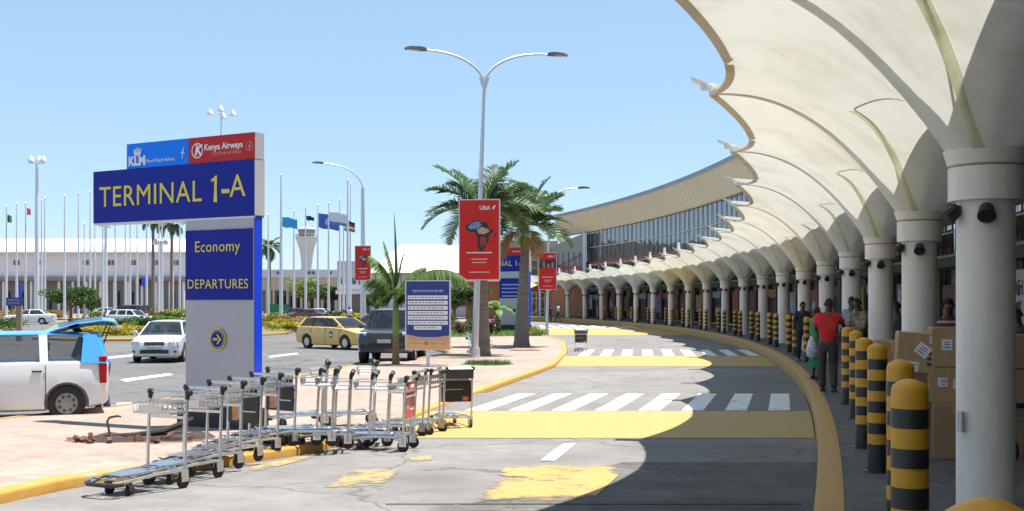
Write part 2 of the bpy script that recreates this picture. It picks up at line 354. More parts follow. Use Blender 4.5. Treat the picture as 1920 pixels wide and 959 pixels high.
# island and walkway
IZ = .11
strip('pavement', lambda y: isl(y) + .16, lambda y: isr(y) - .2, fine(-14, 74, 1.0), PAVE, IZ, 3)
wk = MB(); aa = [A0 - 3 * DA + i * (24 * DA) / 150 for i in range(151)]
wk.grid([[P(r, a, 0) for r in (RC - 1.14, RC + 1.5, RC + 4.85)] for a in aa]); tag(wk.build('walkway', WALKM), kind='structure')
def kerb(name, edge, ys, w_, m, zo, label=None, inward=1):
    """kerb with a rounded nose following x = edge(y)"""
    mb = MB(); P_ = []
    for y in ys:
        e = edge(y); z = zl(y) if zo is not None else 0; top = z + zo
        prof = [(0, z - .06), (0, top - .035), (.012, top - .012), (.035, top), (w_, top), (w_, top - .05)]
        P_.append([(e + inward * px, y, pz) for px, pz in prof])
    mb.grid(P_); return tag(mb.build(name, m, smooth=True, ang=60), kind='structure')
kerb('island_kerb', isr, fine(-14, 74.8, .5), .21, KERBY, IZ + .012, inward=-1)
kerb('island_road_kerb', isl, fine(-14, 74.8, .7), .17, KERBY, IZ + .012, inward=1)
mb = MB(); P_ = []
for a in [A0 - 3 * DA + i * (24 * DA) / 300 for i in range(301)]:
    zz = zl(P(RC - 1.3, a).y)
    P_.append([P(RC - 1.38, a, zz - .05), P(RC - 1.38, a, -.03), P(RC - 1.365, a, -.008), P(RC - 1.34, a, .006), P(RC - 1.13, a, .006), P(RC - 1.13, a, -.05)])
mb.grid(P_); tag(mb.build('walkway_kerb', KERBY, smooth=True, ang=60), kind='structure')
# raised crossings: yellow ramp, flat table with stripes running along the lane
def crossing(name, y0, y1, y2, xl, xr, pitch, wd, ph):
    h = .07
    zt = lambda y: zl(y) + .012 + h * min(1, max(0, (y - y0) / (y1 - y0))) * min(1, max(0, (y2 + 1.2 - y) / 1.2))
    strip(name + '_ramp', xl, xr, fine(y0, y1, .4), HUMPY, 0, 4, zf=zt)
    strip(name + '_table', xl, xr, [y1] + fine(y1 + .01, y2 + 1.2, .4), TABLEA, 0, 4, zf=zt)
    mb = MB(); t = .235 if y0 < 30 else .11 if y0 < 60 else -.03
    x = ph
    while x < xr(y1) - .5:
        if x > xl(y1) + .05:
            mb.grid([[(x + (y - y1) * t, y, zt(y) + .005), (x + wd + (y - y1) * t, y, zt(y) + .005)] for y in fine(y1 + .1, y2, .4)])
        x += pitch
    tag(mb.build(name + '_stripes', ZEBW), kind='structure')
ya, yb, yc = G(1200, 823).y, G(1200, 780).y, G(1200, 746).y
crossing('near_crossing', ya, yb, yc, lambda y: isr(y) + .02, lambda y: kr(y, 1.40), .765, .385, D(1277, yb) - 6 * .765)
y20, y21, y22 = G(1200, 688).y, G(1200, 672).y, G(1200, 660).y
crossing('middle_crossing', y20, y21, y22, lambda y: isr(y) + .02, lambda y: kr(y, 1.40), .80, .41, D(1124, y21) - 6 * .80)
y30, y31, y32 = G(1100, 629).y, G(1100, 618).y, G(1100, 613).y
crossing('far_crossing', y30, y31, y32, lambda y: isr(y) + .02 if y < 74 else .5, lambda y: kr(y, 1.40), .9, .45, .7)
# worn yellow paint in front, lane dashes
def patch(name, pts, m, zo=.012, kind='structure'):
    mb = MB(); mb.add([G(x, y, zo) for x, y in pts], [tuple(range(len(pts)))]); return tag(mb.build(name, m), kind=kind)
def jag(a, b, n, amp, seed):
    random.seed(seed); return [(a[0] + (b[0] - a[0]) * i / n + random.uniform(-amp, amp), a[1] + (b[1] - a[1]) * i / n + random.uniform(-amp * .35, amp * .35)) for i in range(n + 1)]
def patch2(name, near, far, m, zo):
    mb = MB(); mb.grid([[G(x, y, zo) for x, y in near], [G((x + u) / 2, (y + v) / 2, zo) for (x, y), (u, v) in zip(near, far)], [G(x, y, zo) for x, y in far]]); return tag(mb.build(name, m), kind='structure')
patch2('worn_yellow_marking', jag((876, 936), (1100, 945), 12, 7, 2), jag((962, 866), (1185, 872), 12, 5, 3), OLDY, .018)
patch2('faded_yellow_marking', jag((600, 915), (720, 922), 6, 9, 4), jag((660, 877), (770, 877), 6, 9, 5), FADEY, .014)
patch2('yellow_gutter_marking', jag((440, 893), (600, 857), 6, 3, 7), jag((450, 880), (596, 849), 6, 2, 8), FADEY, .014)
patch2('yellow_scrap_marking', jag((760, 868), (820, 862), 4, 4, 7), jag((764, 856), (822, 853), 4, 2, 8), FADEY, .014)
patch('lane_dash', [(1012, 864), (1040, 864), (1080, 832), (1056, 832)], ZEBW, .014)
for i, q in enumerate(([(225, 712), (236, 716), (325, 703), (318, 700)], [(218, 756), (222, 761), (300, 757), (300, 753)], [(170, 672), (172, 676), (250, 668), (250, 665)], [(505, 668), (505, 671), (560, 664), (556, 662)])):
    patch('road_dash', q, ZEBW, .006)
# grass strip on the island and the planted beds beyond the road
GRASS = ground_mat('short_grass', ((.05, .1, .02), (.11, .17, .04)), (1.5, 8), bump=.8)
# ================================================================ fabric canopy on round columns
MEM = membrane_mat('fabric_membrane', (.73, .73, .665), .23)
SEAM = membrane_mat('fabric_seam_strip', (.86, .86, .62), .8)
HEM = membrane_mat('fabric_hem', (.66, .58, .46), .2)
canopy = thing('fabric_canopy', 'cream tensile fabric canopy with scalloped edge sweeping along the kerb over the walkway', 'canopy', P(RC, A0))
def loc(a, u, v, z):                         # bay coordinates: u along the row, v towards the road
    p = P(RC, a); ti = Vector((-math.sin(a), math.cos(a), 0)); ni = Vector((-math.cos(a), -math.sin(a), 0))
    q = p + ti * u + ni * v; return Vector((q.x, q.y, z))
R0, Z0 = .30, CAPZ + .40
def hw(v): return (RC - v) * math.tan(DA / 2)
BKL = 2.5
def vfront(k): return TIPL - .42 + .42 * (1 - k) ** 2.0
def zfront(k): return TIPZ - .2 + .2 * (1 - k) ** 1.6
def edge_pt(th):
    """boundary of one umbrella in direction th (0 = +u, 90deg = to the road): u, v, z"""
    cu, cv = math.cos(th), math.sin(th)
    lo, hi = 0.0, 9.0
    def inside(r):
        u, v = cu * r, cv * r
        k = min(1, abs(u) / hw(v))
        return abs(u) <= hw(v) and v <= vfront(k) and v >= -BKL
    for _ in range(40):
        mid = (lo + hi) / 2
        if inside(mid): lo = mid
        else: hi = mid
    u, v = cu * lo, cv * lo; k = min(1, abs(u) / hw(v))
    if v > vfront(k) - .02: z = zfront(k)
    elif v < -BKL + .02: z = 4.32 - .2 * k
    else:
        t = (v + BKL) / (vfront(1) + BKL); zr = 3.58
        q = abs(v) / (vfront(1) if v > 0 else BKL)
        z = zr + ((zfront(1) if v > 0 else 4.12) - zr) * q ** 1.25
    return u, v, z
ths = []
th = []
# directions: denser towards the corners so the scallop stays smooth
import itertools
NTH = 96
ths = [2 * math.pi * i / NTH for i in range(NTH)]
for cu_, cv_ in ((1, 1), (-1, 1), (1, -1), (-1, -1)):
    ca = math.atan2(cv_ * (vfront(1) if cv_ > 0 else BKL), cu_ * hw(0)); ths.append(ca % (2 * math.pi))
for q in (.97, .94, .9, .8, .7, .6, .5, .4, .3, .2, .1, .05, .025):
    for sg in (1, -1):
        ths.append(math.atan2(vfront(q), sg * q * hw(0)) % (2 * math.pi))
ths = sorted(set(round(t, 4) for t in ths))
EDGE = [edge_pt(t) for t in ths]
NT = 14
def prof(t): return 1 - (1 - t) ** 2.35
def umb_point(ei, t, ei2=None):
    u, v, z = ei; r = math.hypot(u, v); k = (R0 + (r - R0) * t) / r
    return u * k, v * k, Z0 + (z - Z0) * prof(t)
def bay(a):
    mb = MB(); th_ = .004
    P_ = [[loc(a, *umb_point(e, i / NT)) for e in EDGE] for i in range(NT + 1)]
    mb.grid(P_, close=True); mem = mb.build('membrane', MEM, canopy, smooth=True, ang=75)
    # hem along the scalloped road edge (a doubled, folded band under the fabric)
    hm = MB(); fr = [e for e in EDGE if e[1] > .5 and abs(e[0]) <= hw(e[1]) + .01 and e[1] > vfront(min(1, abs(e[0]) / hw(e[1]))) - .03]
    fr.sort(key=lambda e: e[0])
    hm.grid([[loc(a, *(lambda p: (p[0], p[1], p[2] - dz))(umb_point(e, tt))) for tt, dz in ((1.0, .0), (1.0, .03), (.985, .035), (.955, .016))] for e in fr])
    hm.build('hem', HEM, mem, smooth=True, ang=70)
    # seam strip from the ring outwards
    sm = MB(); t17 = math.pi - R_(17); e = edge_pt(t17); row = []
    for i in range(NT + 1):
        u, v, z = umb_point(e, i / NT); r = math.hypot(u, v); nx, ny = -v / r, u / r
        wv = .05; row.append([loc(a, u + nx * wv, v + ny * wv, z - .012), loc(a, u - nx * wv, v - ny * wv, z - .012)])
    sm.grid(row); sm.build('seam_strip', SEAM, mem, smooth=True)
    # steel arm over the valley, mast head with rounded top
    ar = MB(); pts = []; 
    for i in range(13):
        t = i / 12; v = .12 + (TIPL + .12 - .12) * t
        zz = 3.72 + (TIPZ + .14 - 3.72) * (1 - (1 - t) ** 2.1)
        pts.append((v, zz, .27 - .20 * t, .20 - .13 * t))
    P_ = []
    for v, zz, wv, h in pts:
        P_.append([loc(a, -wv, v, zz), loc(a, wv, v, zz), loc(a, wv, v, zz - h), loc(a, -wv, v, zz - h)])
    ar.grid(P_, close=True)
    ar.add(P_[0], [(0, 1, 2, 3)]); ar.add(P_[-1], [(3, 2, 1, 0)])
    # short rear arm
    P_ = []
    for i in range(7):
        t = i / 6; v = -.12 - (BKL - .2) * t; zz = 3.62 + (4.3 - 3.62) * (1 - (1 - t) ** 1.8); wv = .11 - .06 * t; h = .24 - .16 * t
        P_.append([loc(a, -wv, v, zz), loc(a, wv, v, zz), loc(a, wv, v, zz - h), loc(a, -wv, v, zz - h)])
    ar.grid(P_, close=True)
    arm = ar.build('arm', WHITE, canopy, smooth=False)
    ms = MB(); c = loc(a, 0, .36, 0)
    ms.lathe([(.0, 3.5), (.27, 3.52), (.30, 3.60), (.30, 3.78), (.26, 3.88), (.18, 3.94), (.06, 3.97), (.0, 3.975)], c, 20)
    ms.build('mast_head', WHITE, arm, smooth=True)
    # tip: pressed plate, clamp, upright finger
    tp = MB(); t0 = TIPZ + .08
    def plate(o2, zf, th=.03):
        n = len(o2); vs = [loc(a, u, v, zf(u, v)) for u, v in o2] + [loc(a, u, v, zf(u, v) + th) for u, v in o2]
        tp.add(vs, [tuple(range(n)), tuple(range(2 * n - 1, n - 1, -1))] + [(i, (i + 1) % n, n + (i + 1) % n, n + i) for i in range(n)])
    plate([(-.10, TIPL - .12), (.10, TIPL - .12), (.15, TIPL + .08), (.13, TIPL + .25), (-.13, TIPL + .25), (-.15, TIPL + .08)], lambda u, v: t0 + .02 + (v - TIPL) * .42)
    tp.tube([loc(a, -.16, TIPL - .02, t0 - .02), loc(a, .16, TIPL - .02, t0 - .02)], .045, 8)
    if a > A0 + 8.5 * DA: tp.tube([loc(a, 0, TIPL - .15, t0), loc(a, 0, TIPL - .12, t0 + .2), loc(a, 0, TIPL - .12, t0 + .46)], [.09, .085, .08], 8)
    tp.build('tip_plate', WHITE, canopy)
    # stay cables
    cb = MB()
    for sg in (1, -1):
        h2 = hw(1.0)
        cb.tube([loc(a, .15 * sg, .1, 3.7), loc(a, sg * h2 * .5, .45, 4.12), loc(a, sg * h2, .9, 4.42)], .014, 5)
    cb.build('stay_cable', DKST, arm)
BAYS = list(range(-2, 20))
for i in BAYS: bay(A0 + i * DA)
# edge cables are hidden in the hems; rear closure to the building: unseen roof added to shade the funnels
SOF = mat('shade_roof_soffit', (.30, .29, .27), .8, var=.1)
mb = MB(); al = [A0 + (i - 2.5) * DA for i in range(23)]
fe = lambda a: -.06 - 1.05 * min(1, max(0, (a - A0 - DA) / (6 * DA)))  # front edge pushed forward over the far bays to shade their funnels
mb.grid([[P(RC + r, a, z) for r, z in ((fe(a), 4.34), (fe(a), 4.40), (5.0, 4.44))] for a in al]); mb.build('rear_shade_roof', SOF, canopy)
settle(canopy)

def column(i, a):
    far = i >= 9
    L = 'white round column with stepped collar, %s from the camera along the curved row' % ordinal(i)
    if i == 0: L = 'nearest large white round column, standing in front of the stacked cartons'
    if i == 1: L = 'white round column rising behind the left end of the carton stack'
    t = thing('canopy_column', L, 'column', P(RC, a), a, 'columns carrying the canopy')
    sh = MB(); sh.lathe([(.236, 0), (.236, .015), (.232, .02), (.232, 2.56)], n=32); sh.build('shaft', CREAM, t, smooth=True)
    co = MB(); co.lathe([(.228, CAPZ), (.292, CAPZ), (.296, CAPZ + .006), (.296, CAPZ + .272), (.291, CAPZ + .278), (.24, CAPZ + .28), (.30, CAPZ + .30), (.335, CAPZ + .42)], n=32); co.build('collar', CREAM, t, smooth=True, ang=30)
    for k, q in enumerate((R_(205), R_(-95), R_(75))):
        s = MB(); dx, dy = math.cos(q), math.sin(q); c = Vector((dx * .29, dy * .29, CAPZ - .09))
        d = Vector((dx * .6, dy * .6, -.55)).normalized()
        s.tube([Vector((dx * .225, dy * .225, CAPZ - .05)), c], .02, 6)
        s.tube([c - d * .06, c - d * .03, c + d * .02, c + d * .08, c + d * .085], [.03, .055, .065, .075, .06], 12)
        s.build('spotlight', BLACK, t)
    if i == 0:
        b = MB(); b.bbox((-.05 - .16, -.165, .74), (.03, .06, .17), .004, R_(35)); b.build('door_latch', mat('latch_grey', (.5, .5, .5), .4), t)
for i in range(0, 19): column(i, A0 + i * DA)

# ================================================================ bollards
def bollard(p, lab):
    t = thing('bollard', lab, 'bollard', p, random.uniform(0, 6), 'yellow and black bollards along the walkway')
    r = .098; H = 1.30
    pole = MB()
    bands = [(0, .285), (.285, .39), (.39, .50), (.50, .605), (.605, .72), (.72, .825), (.825, .93), (.93, 1.04), (1.04, 1.145), (1.145, 1.235)]
    prof = []
    for k, (za, zb) in enumerate(bands):
        rr = r + (.002 if k % 2 == 0 else 0); prof += [(rr, za), (rr, zb)]
    mis = []
    for k in range(len(bands)): mis += [(1 if k % 2 == 0 else 0), (1 if k % 2 == 0 else 0)]
    prof += [(r * .985, 1.25), (r * .9, 1.27), (r * .68, 1.285), (r * .35, 1.30), (.0, 1.305)]; mis += [0] * 5
    pole.lathe(prof, n=24, mis=mis[:len(prof)])
    pole.build('post', [YEL, BLK], t, smooth=True, ang=50)
    b = MB(); b.lathe([(r + .035, 0), (r + .035, .012), (r + .004, .02)], n=24); b.build('base_plate', BLK, t)
BOLP = [Vector((1.01, 2.46, 0)), Vector((2.16, 6.3, 0)), Vector((2.83, 8.45, 0)), W(1645, 885), W(1620, 840), W(1605, 784), W(1589, 758)]
BL = ['closest yellow bollard, only its rounded top showing at the bottom right corner', 'big yellow and black bollard in front of the cartons, nearest whole one', 'yellow and black bollard just behind and left of the big near one',
      'yellow and black bollard left of the cartons, with its black foot in full view', 'yellow and black bollard half hidden behind its twin left of the cartons', 'yellow and black bollard to the right of the man in red', 'slim yellow and black bollard touching the right arm side of the man in red']
for p, l in zip(BOLP, BL): bollard(p, l)
def onrow(px, off=.8):
    a = hit(px, RC - off); return P(RC - off, a)
prs = [(1525, 1513), (1491, 1479), (1455, 1443), (1421, 1409), (1388, 1378), (1358, 1347), (1324, 1313), (1291, 1280), (1260, 1248), (1227, 1215), (1195, 1184), (1164, 1155), (1132, 1121), (1100, 1089)]
for k, (x1, x2) in enumerate(prs):
    for x, s in ((x1, 'nearer'), (x2, 'farther')):
        bollard(onrow(x), 'yellow and black bollard, %s of the %s pair beyond the man in red' % (s, ordinal(k)))
# ================================================================ curved terminal building
RB = RC + 5.0
BEIGE = mat('beige_fascia_panels', (.56, .46, .32), .55, var=.06, scale=.4)
SEAMC = mat('fascia_joint', (.3, .24, .16), .6)
ROOFE = mat('grey_roof_edge', (.22, .24, .3), .5, .3)
SOFF2 = mat('fascia_soffit', (.34, .28, .18), .7)
def curtain(name, c0, wav=.35, sc_=.6, rough=.05, spec=.9):
    m = bpy.data.materials.new(name); m.use_nodes = True; n = m.node_tree; b = n.nodes['Principled BSDF']
    b.inputs['Base Color'].default_value = (*c0, 1); b.inputs['Roughness'].default_value = rough; b.inputs['Specular IOR Level'].default_value = spec; b.inputs['IOR'].default_value = 1.95
    tc = n.nodes.new('ShaderNodeTexCoord'); nz = n.nodes.new('ShaderNodeTexNoise'); nz.inputs['Scale'].default_value = sc_; nz.inputs['Detail'].default_value = 2
    n.links.new(tc.outputs['Object'], nz.inputs['Vector']); bp = n.nodes.new('ShaderNodeBump'); bp.inputs['Strength'].default_value = wav; bp.inputs['Distance'].default_value = .12
    n.links.new(nz.outputs['Fac'], bp.inputs['Height']); n.links.new(bp.outputs[0], b.inputs['Normal']); MATS[name] = m; return m
GLASSU = curtain('mirror_curtain_wall', (.085, .08, .085), .3, .55)
GLASSL = curtain('brown_lower_glazing', (.05, .04, .03), .4, .6)
SHOPG = curtain('dark_shop_glass', (.02, .022, .024), .15, .4, .12, .6)
MULL = mat('dark_mullion', (.06, .055, .055), .5)
REDB = mat('red_rail', (.28, .03, .03), .5)
GREENB = mat('green_shop_band', (.01, .12, .075), .5)
a_l, a_r = hit(1095, RB), A0 - 4.2 * DA
term = thing('terminal_building', 'long curved terminal with tall beige fascia, mirror glass wall and shopfronts behind the columns', 'building', P(RB, .1))
def arc(r, z, n=160, a0=None, a1=None):
    a0 = a_r if a0 is None else a0; a1 = a_l if a1 is None else a1
    return [P(r, a0 + (a1 - a0) * i / n, z) for i in range(n + 1)]
def band(name, secs, m, parent=term, a0=None, a1=None, n=160, **k):
    mb = MB(); cols_ = [arc(RB + r, z, n, a0, a1) for r, z in secs]; mb.grid(list(map(list, zip(*cols_)))); return mb.build(name, m, parent, **k)
a_f = hit(1050, RB)
fas = band('fascia', [(.6, 10.05), (-.05, 10.05), (-.75, 12.45), (-.75, 12.5)], BEIGE, a1=a_f)
band('roof_edge', [(-.80, 12.42), (-.80, 12.78), (.4, 12.85), (8, 12.9)], ROOFE, fas, a1=a_f)
mb = MB(); nn = 150
for i in range(nn + 1):
    a = a_r + (a_f - a_r) * i / nn
    mb.grid([[P(RB - .055 - .004, a - .00012, 10.06), P(RB - .754, a - .00012, 12.42)], [P(RB - .055 - .004, a + .00012, 10.06), P(RB - .754, a + .00012, 12.42)]])
tag(mb.build('panel_joint', SEAMC, fas), kind='stuff')
# lit fascia underside, upper glazing, its mullions
gl = MB(); n = 110
random.seed(5)
for i in range(n):                                # every pane leans a little, as float glass does
    a0 = a_r + (a_l - a_r) * i / n; a1 = a_r + (a_l - a_r) * (i + 1) / n
    for z0, z1 in ((6.5, 8.2), (8.2, 10.05)):
        j = [random.uniform(-.009, .009) for _ in range(4)]
        gl.grid([[P(RB + .3 + j[0], a0, z0), P(RB + .3 + j[1], a1, z0)], [P(RB + .3 + j[2], a0, z1), P(RB + .3 + j[3], a1, z1)]])
gw = gl.build('window', GLASSU, term)
mb = MB()
for i in range(n + 1):
    a = a_r + (a_l - a_r) * i / n; mb.box(P(RB + .24, a, 8.27), (.05, .045, 3.55), a)
tag(mb.build('mullion', MULL, gw), kind='stuff')
band('transom', [(.2, 8.14), (.2, 8.22), (.3, 8.22)], mat('grey_transom', (.45, .45, .45), .5), gw)
band('red_band', [(.16, 6.15), (.16, 6.5), (.3, 6.52)], REDB)
band('ledge', [(.28, 5.95), (.1, 5.95), (.1, 6.1), (.28, 6.15)], mat('brown_ledge', (.16, .13, .1), .6))
gl = MB()
for i in range(n):
    a0 = a_r + (a_l - a_r) * i / n; a1 = a_r + (a_l - a_r) * (i + 1) / n
    gl.grid([[P(RB + .3, a0, 3.25), P(RB + .3, a1, 3.25)], [P(RB + .3 + random.uniform(-.03, .03), a0, 5.98), P(RB + .3 + random.uniform(-.03, .03), a1, 5.98)]])
lg = gl.build('window', GLASSL, term)
mb = MB()
for i in range(n + 1):
    a = a_r + (a_l - a_r) * i / n; mb.box(P(RB + .24, a, 4.6), (.06, .05, 2.7), a)
tag(mb.build('mullion', MULL, lg), kind='stuff')
band('transom', [(.2, 4.2), (.2, 4.27), (.3, 4.27)], mat('grey_transom', (.45, .45, .45), .5), lg)
band('sign_band', [(.3, 3.3), (.02, 3.3), (.02, 2.97), (.3, 2.93)], GREENB)
band('cornice', [(.28, 3.42), (-.02, 3.42), (-.02, 3.32), (.28, 3.3)], mat('pale_cornice', (.42, .42, .42), .6))
# shopfronts: bays of glass, doors, posters, coloured fronts
POSTM = [mat('poster_white', (.55, .58, .62), .5, var=.15, scale=3), mat('poster_blue', (.12, .2, .38), .5, var=.3, scale=2), mat('shop_terracotta', (.35, .1, .06), .6), mat('poster_pale_blue', (.3, .38, .5), .5, var=.3, scale=2.5),
         mat('shop_maroon', (.2, .03, .04), .6), mat('shop_ochre', (.4, .22, .05), .6), mat('shop_brown', (.12, .075, .05), .6), mat('shop_pink', (.5, .12, .16), .6)]
n2 = 60; seq = [6, 3, 0, 6, 2, 2, 0, 3, 6, 7, 1, 6, 5, 4]
bk = band('back_wall', [(.32, -.02), (.32, 2.95)], SHOPG, smooth=True)
random.seed(9)
for i in range(n2):
    a0 = a_r + (a_l - a_r) * i / n2; aw = (a_l - a_r) / n2; am = a0 + aw / 2; wd = aw * RB
    f = MB(); f.box(P(RB + .2, a0, 1.46), (.2, .1, 2.9), a0); fr = f.build('shopfront_pier', MULL if i % 3 else POSTM[6], term)
    k = seq[(i * 5 + i // 4) % len(seq)]; d = dist = P(RB, am).y
    if i % 3 != 1:
        p = MB(); hh = random.uniform(1.2, 1.9); zc = random.uniform(1.5, 1.8)
        p.box(P(RB + .17, am + random.uniform(-.1, .1) * aw, zc), (.04, wd * random.uniform(.55, .85), hh), am); ps = p.build('poster', POSTM[k], term)
        q = MB()
        q.box(P(RB + .147, am + random.uniform(-.1, .1) * aw, zc + random.uniform(-.2, .25)), (.012, random.uniform(.4, .9), random.uniform(.3, .7)), am)
        q.build('picture', POSTM[random.choice([0, 1, 2, 3, 4, 7])], ps)
    else:
        p = MB(); p.box(P(RB + .16, am, 2.35), (.05, wd * .9, .5), am); p.build('shop_sign', POSTM[k], term)
        dm = MB()
        for s in (-.22, 0, .22): dm.box(P(RB + .2, am + s * aw, 1.05), (.05, .06, 2.1), am)
        dm.box(P(RB + .2, am, 2.07), (.05, wd * .5, .07), am); dm.build('door', mat('grey_door_frame', (.3, .3, .3), .5), term)
# poster with black lettering at the right edge of the view
aP = hit(1928, RB); pb = MB(); pb.box(P(RB - .05, aP, 1.75), (.05, 2.2, 1.75), aP); po = pb.build('advert_board', mat('advert_white', (.55, .55, .6), .5, var=.05), term)
M = frame(P(RB - .085, hit(1909, RB), 0), (math.sin(aP), -math.cos(aP), 0))
for s, z, q in (('Afri', Zh(541, 32.0), .62), ('ent', Zh(573, 32.0), .6)):
    text('lettering', s, q, M @ Matrix.Translation((-.12, 0, z)), mat('advert_ink', (.02, .02, .025), .5), po, align='LEFT', bold=.012)
settle(term)
# ---- grey link block and brown block at the far end
GREYM = mat('grey_cladding', (.24, .23, .24), .6, var=.06, scale=1, stretch=(8, 8, .3))
BROWNC = mat('brown_concrete', (.38, .32, .26), .75, var=.08, scale=.6)
yb = hit(1095, RB); pb_ = P(RB, yb)
d1 = pb_.y - 1.5
xa, xb = D(1036, d1 + 5), D(1096.5, d1)
link_b = thing('link_building', 'grey clad block with slanting roof joining the curved terminal to the brown block', 'building', (0, d1, 0))
m = MB(); zt0, zt1 = Zh(462, d1 + 5), Zh(437, d1); zb_ = Zh(489, d1)
o = Vector((0, -d1, 0))
def shell(mb, p, q, z00, z01, z10, z11, dep=9):
    dy = Vector((0, dep, 0)); p, q = Vector(p), Vector(q)
    vs = [Vector((p.x, p.y, z00)), Vector((q.x, q.y, z10)), Vector((q.x, q.y, z11)), Vector((p.x, p.y, z01))]; vs += [v + dy for v in vs]
    mb.add([v + o for v in vs], [(0, 1, 2, 3), (7, 6, 5, 4), (0, 4, 5, 1), (1, 5, 6, 2), (2, 6, 7, 3), (3, 7, 4, 0)])
shell(m, (xa, d1 + 5, 0), (xb, d1, 0), Zh(473, d1 + 5) - 2, zt0, Zh(473, d1), zt1); m.build('wall', GREYM, link_b)
m = MB(); shell(m, (xa, d1 + 5.2, 0), (xb, d1 + .3, 0), Zh(518, d1 + 5), Zh(482, d1 + 5), Zh(518, d1), Zh(473, d1) - .02); wv = m.build('window', curtain('grey_window_wall', (.16, .16, .18), .2, 1.0, .2, .5), link_b)
m = MB()
for k in range(7):
    t = k / 6; x = xa + (xb - xa) * t; y = d1 + 5 - 5 * t; m.box((x, y - d1 - .03, Zh(495, d1)), (.1, .1, 2.9))
m.build('mullion', MULL, wv)
m = MB(); shell(m, (xa, d1 + 4.9, 0), (xb, d1 - .1, 0), Zh(505, d1 + 5), Zh(499, d1 + 5), Zh(505, d1), Zh(499, d1), .1); m.build('red_band', REDB, link_b)
m = MB(); shell(m, (xa, d1 + 5, 0), (xb, d1, 0), -.5, Zh(518, d1 + 5) - .01, -.5, Zh(518, d1) - .01, 8); m.build('lower_wall', mat('brick_red', (.36, .15, .09), .8, var=.15, scale=5), link_b)
m = MB(); m.box((xb - .1, -.35, Zh(480, d1)), (.35, .3, 5.4)); m.build('corner_post', SILV, link_b)
d2 = d1 + 12; o = Vector((0, -d2, 0))
blk = thing('brown_block', 'brown concrete office block with a strip of dark windows behind the tall palms', 'building', (0, d2, 0))
m = MB(); xa, xb = D(872, d2), D(1046, d2); shell(m, (xa, d2, 0), (xb, d2, 0), Zh(489, d2), Zh(452, d2), Zh(489, d2), Zh(452, d2), 12); m.build('upper_wall', BROWNC, blk)
m = MB(); shell(m, (xa, d2 + .4, 0), (xb, d2 + .4, 0), Zh(517, d2), Zh(489, d2) - .01, Zh(517, d2), Zh(489, d2) - .01, 10); wv = m.build('window', curtain('dark_strip_window', (.02, .02, .025), .2, .6), blk)
m = MB(); 
for k in range(15): m.box((xa + (xb - xa) * k / 14, .38, Zh(503, d2)), (.16, .2, (28 / F * d2)))
m.box(((xa + xb) / 2, .37, Zh(503, d2)), (xb - xa, .12, .14)); m.build('mullion', BROWNC, wv)
m = MB(); shell(m, (xa, d2 - .3, 0), (xb, d2 - .3, 0), Zh(528, d2), Zh(517, d2) - .02, Zh(528, d2), Zh(517, d2) - .02, 8); m.build('ledge', WHITE, blk)
m = MB(); shell(m, (xa, d2 + 1.5, 0), (xb, d2 + 1.5, 0), -.5, Zh(528, d2) - .01, -.5, Zh(528, d2) - .01, 8); m.build('ground_floor_wall', mat('brick_red', (.36, .15, .09), .8), blk)
m = MB(); x0, x1 = D(982, d2), D(1022, d2); m.box(((x0 + x1) / 2, 1.42, (Zh(600, d2) + Zh(548, d2)) / 2), (x1 - x0, .1, 3.5)); dr = m.build('door', curtain('entrance_glass', (.03, .03, .03), .2, .8), blk)
m = MB()
for k in range(6): m.box((x0 + (x1 - x0) * k / 5, 1.33, 1.2), (.12, .1, 3.4))
for z in (2.2, 3.0): m.box(((x0 + x1) / 2, 1.335, z), (x1 - x0, .08, .1))
m.build('frame', SILV, dr)
# low porch canopy left of the link block
m = MB(); P_ = []
pc = thing('porch_canopy', 'low white fabric porch with yellow underside in front of the brown block entrance', 'canopy', (0, d2 - 4, 0))
for i in range(9):
    t = i / 8; x = D(984, d2 - 4) + (D(1034, d2 - 4) - D(984, d2 - 4)) * t
    P_.append([(x, -2, Zh(546 - 16 * math.sin(t * 3.14 * .5), d2 - 4)), (x, 3, Zh(530 - 6 * math.sin(t * 3.14 * .5), d2 - 4)), (x, 5, Zh(530 - 6 * math.sin(t * 3.14 * .5), d2 - 4) - .2)])
m.grid(P_); m.build('membrane', membrane_mat('porch_fabric', (.7, .55, .25), .3), pc, smooth=True)
m = MB()
for t in (0, .5, 1): m.tube([(D(986, d2 - 4) + 3.4 * t, -1.8, -.5), (D(986, d2 - 4) + 3.4 * t, -1.8, Zh(540, d2 - 4))], .1, 8)
m.build('post', WHITE, pc)
# ================================================================ the big terminal sign
def on_line(px, A, B):                       # point of the ground line A-B seen in pixel column px
    m = (px - 960) / F; dx, dy = B.x - A.x, B.y - A.y; t = (m * A.y - A.x) / (dx - m * dy); return A + (B - A) * t
def shift2d(p, d): return Vector((p.x + d[0], p.y + d[1], 0))
def disc(mb, M, x, z, r, d, n=28, r2=0, mi=0):
    """flat disc / ring standing in M's x-z plane, d in front"""
    if not r2: mb.add([M @ Vector((x + r * math.cos(2 * math.pi * k / n), -d, z + r * math.sin(2 * math.pi * k / n))) for k in range(n)], [tuple(range(n))], mi)
    else:
        vs = []
        for q in (r, r2): vs += [M @ Vector((x + q * math.cos(2 * math.pi * k / n), -d, z + q * math.sin(2 * math.pi * k / n))) for k in range(n)]
        mb.add(vs, [(k, (k + 1) % n, n + (k + 1) % n, n + k) for k in range(n)], mi)
def poly(mb, M, pts, d, mi=0):
    mb.add([M @ Vector((x, -d, z)) for x, z in pts], [tuple(range(len(pts)))], mi)
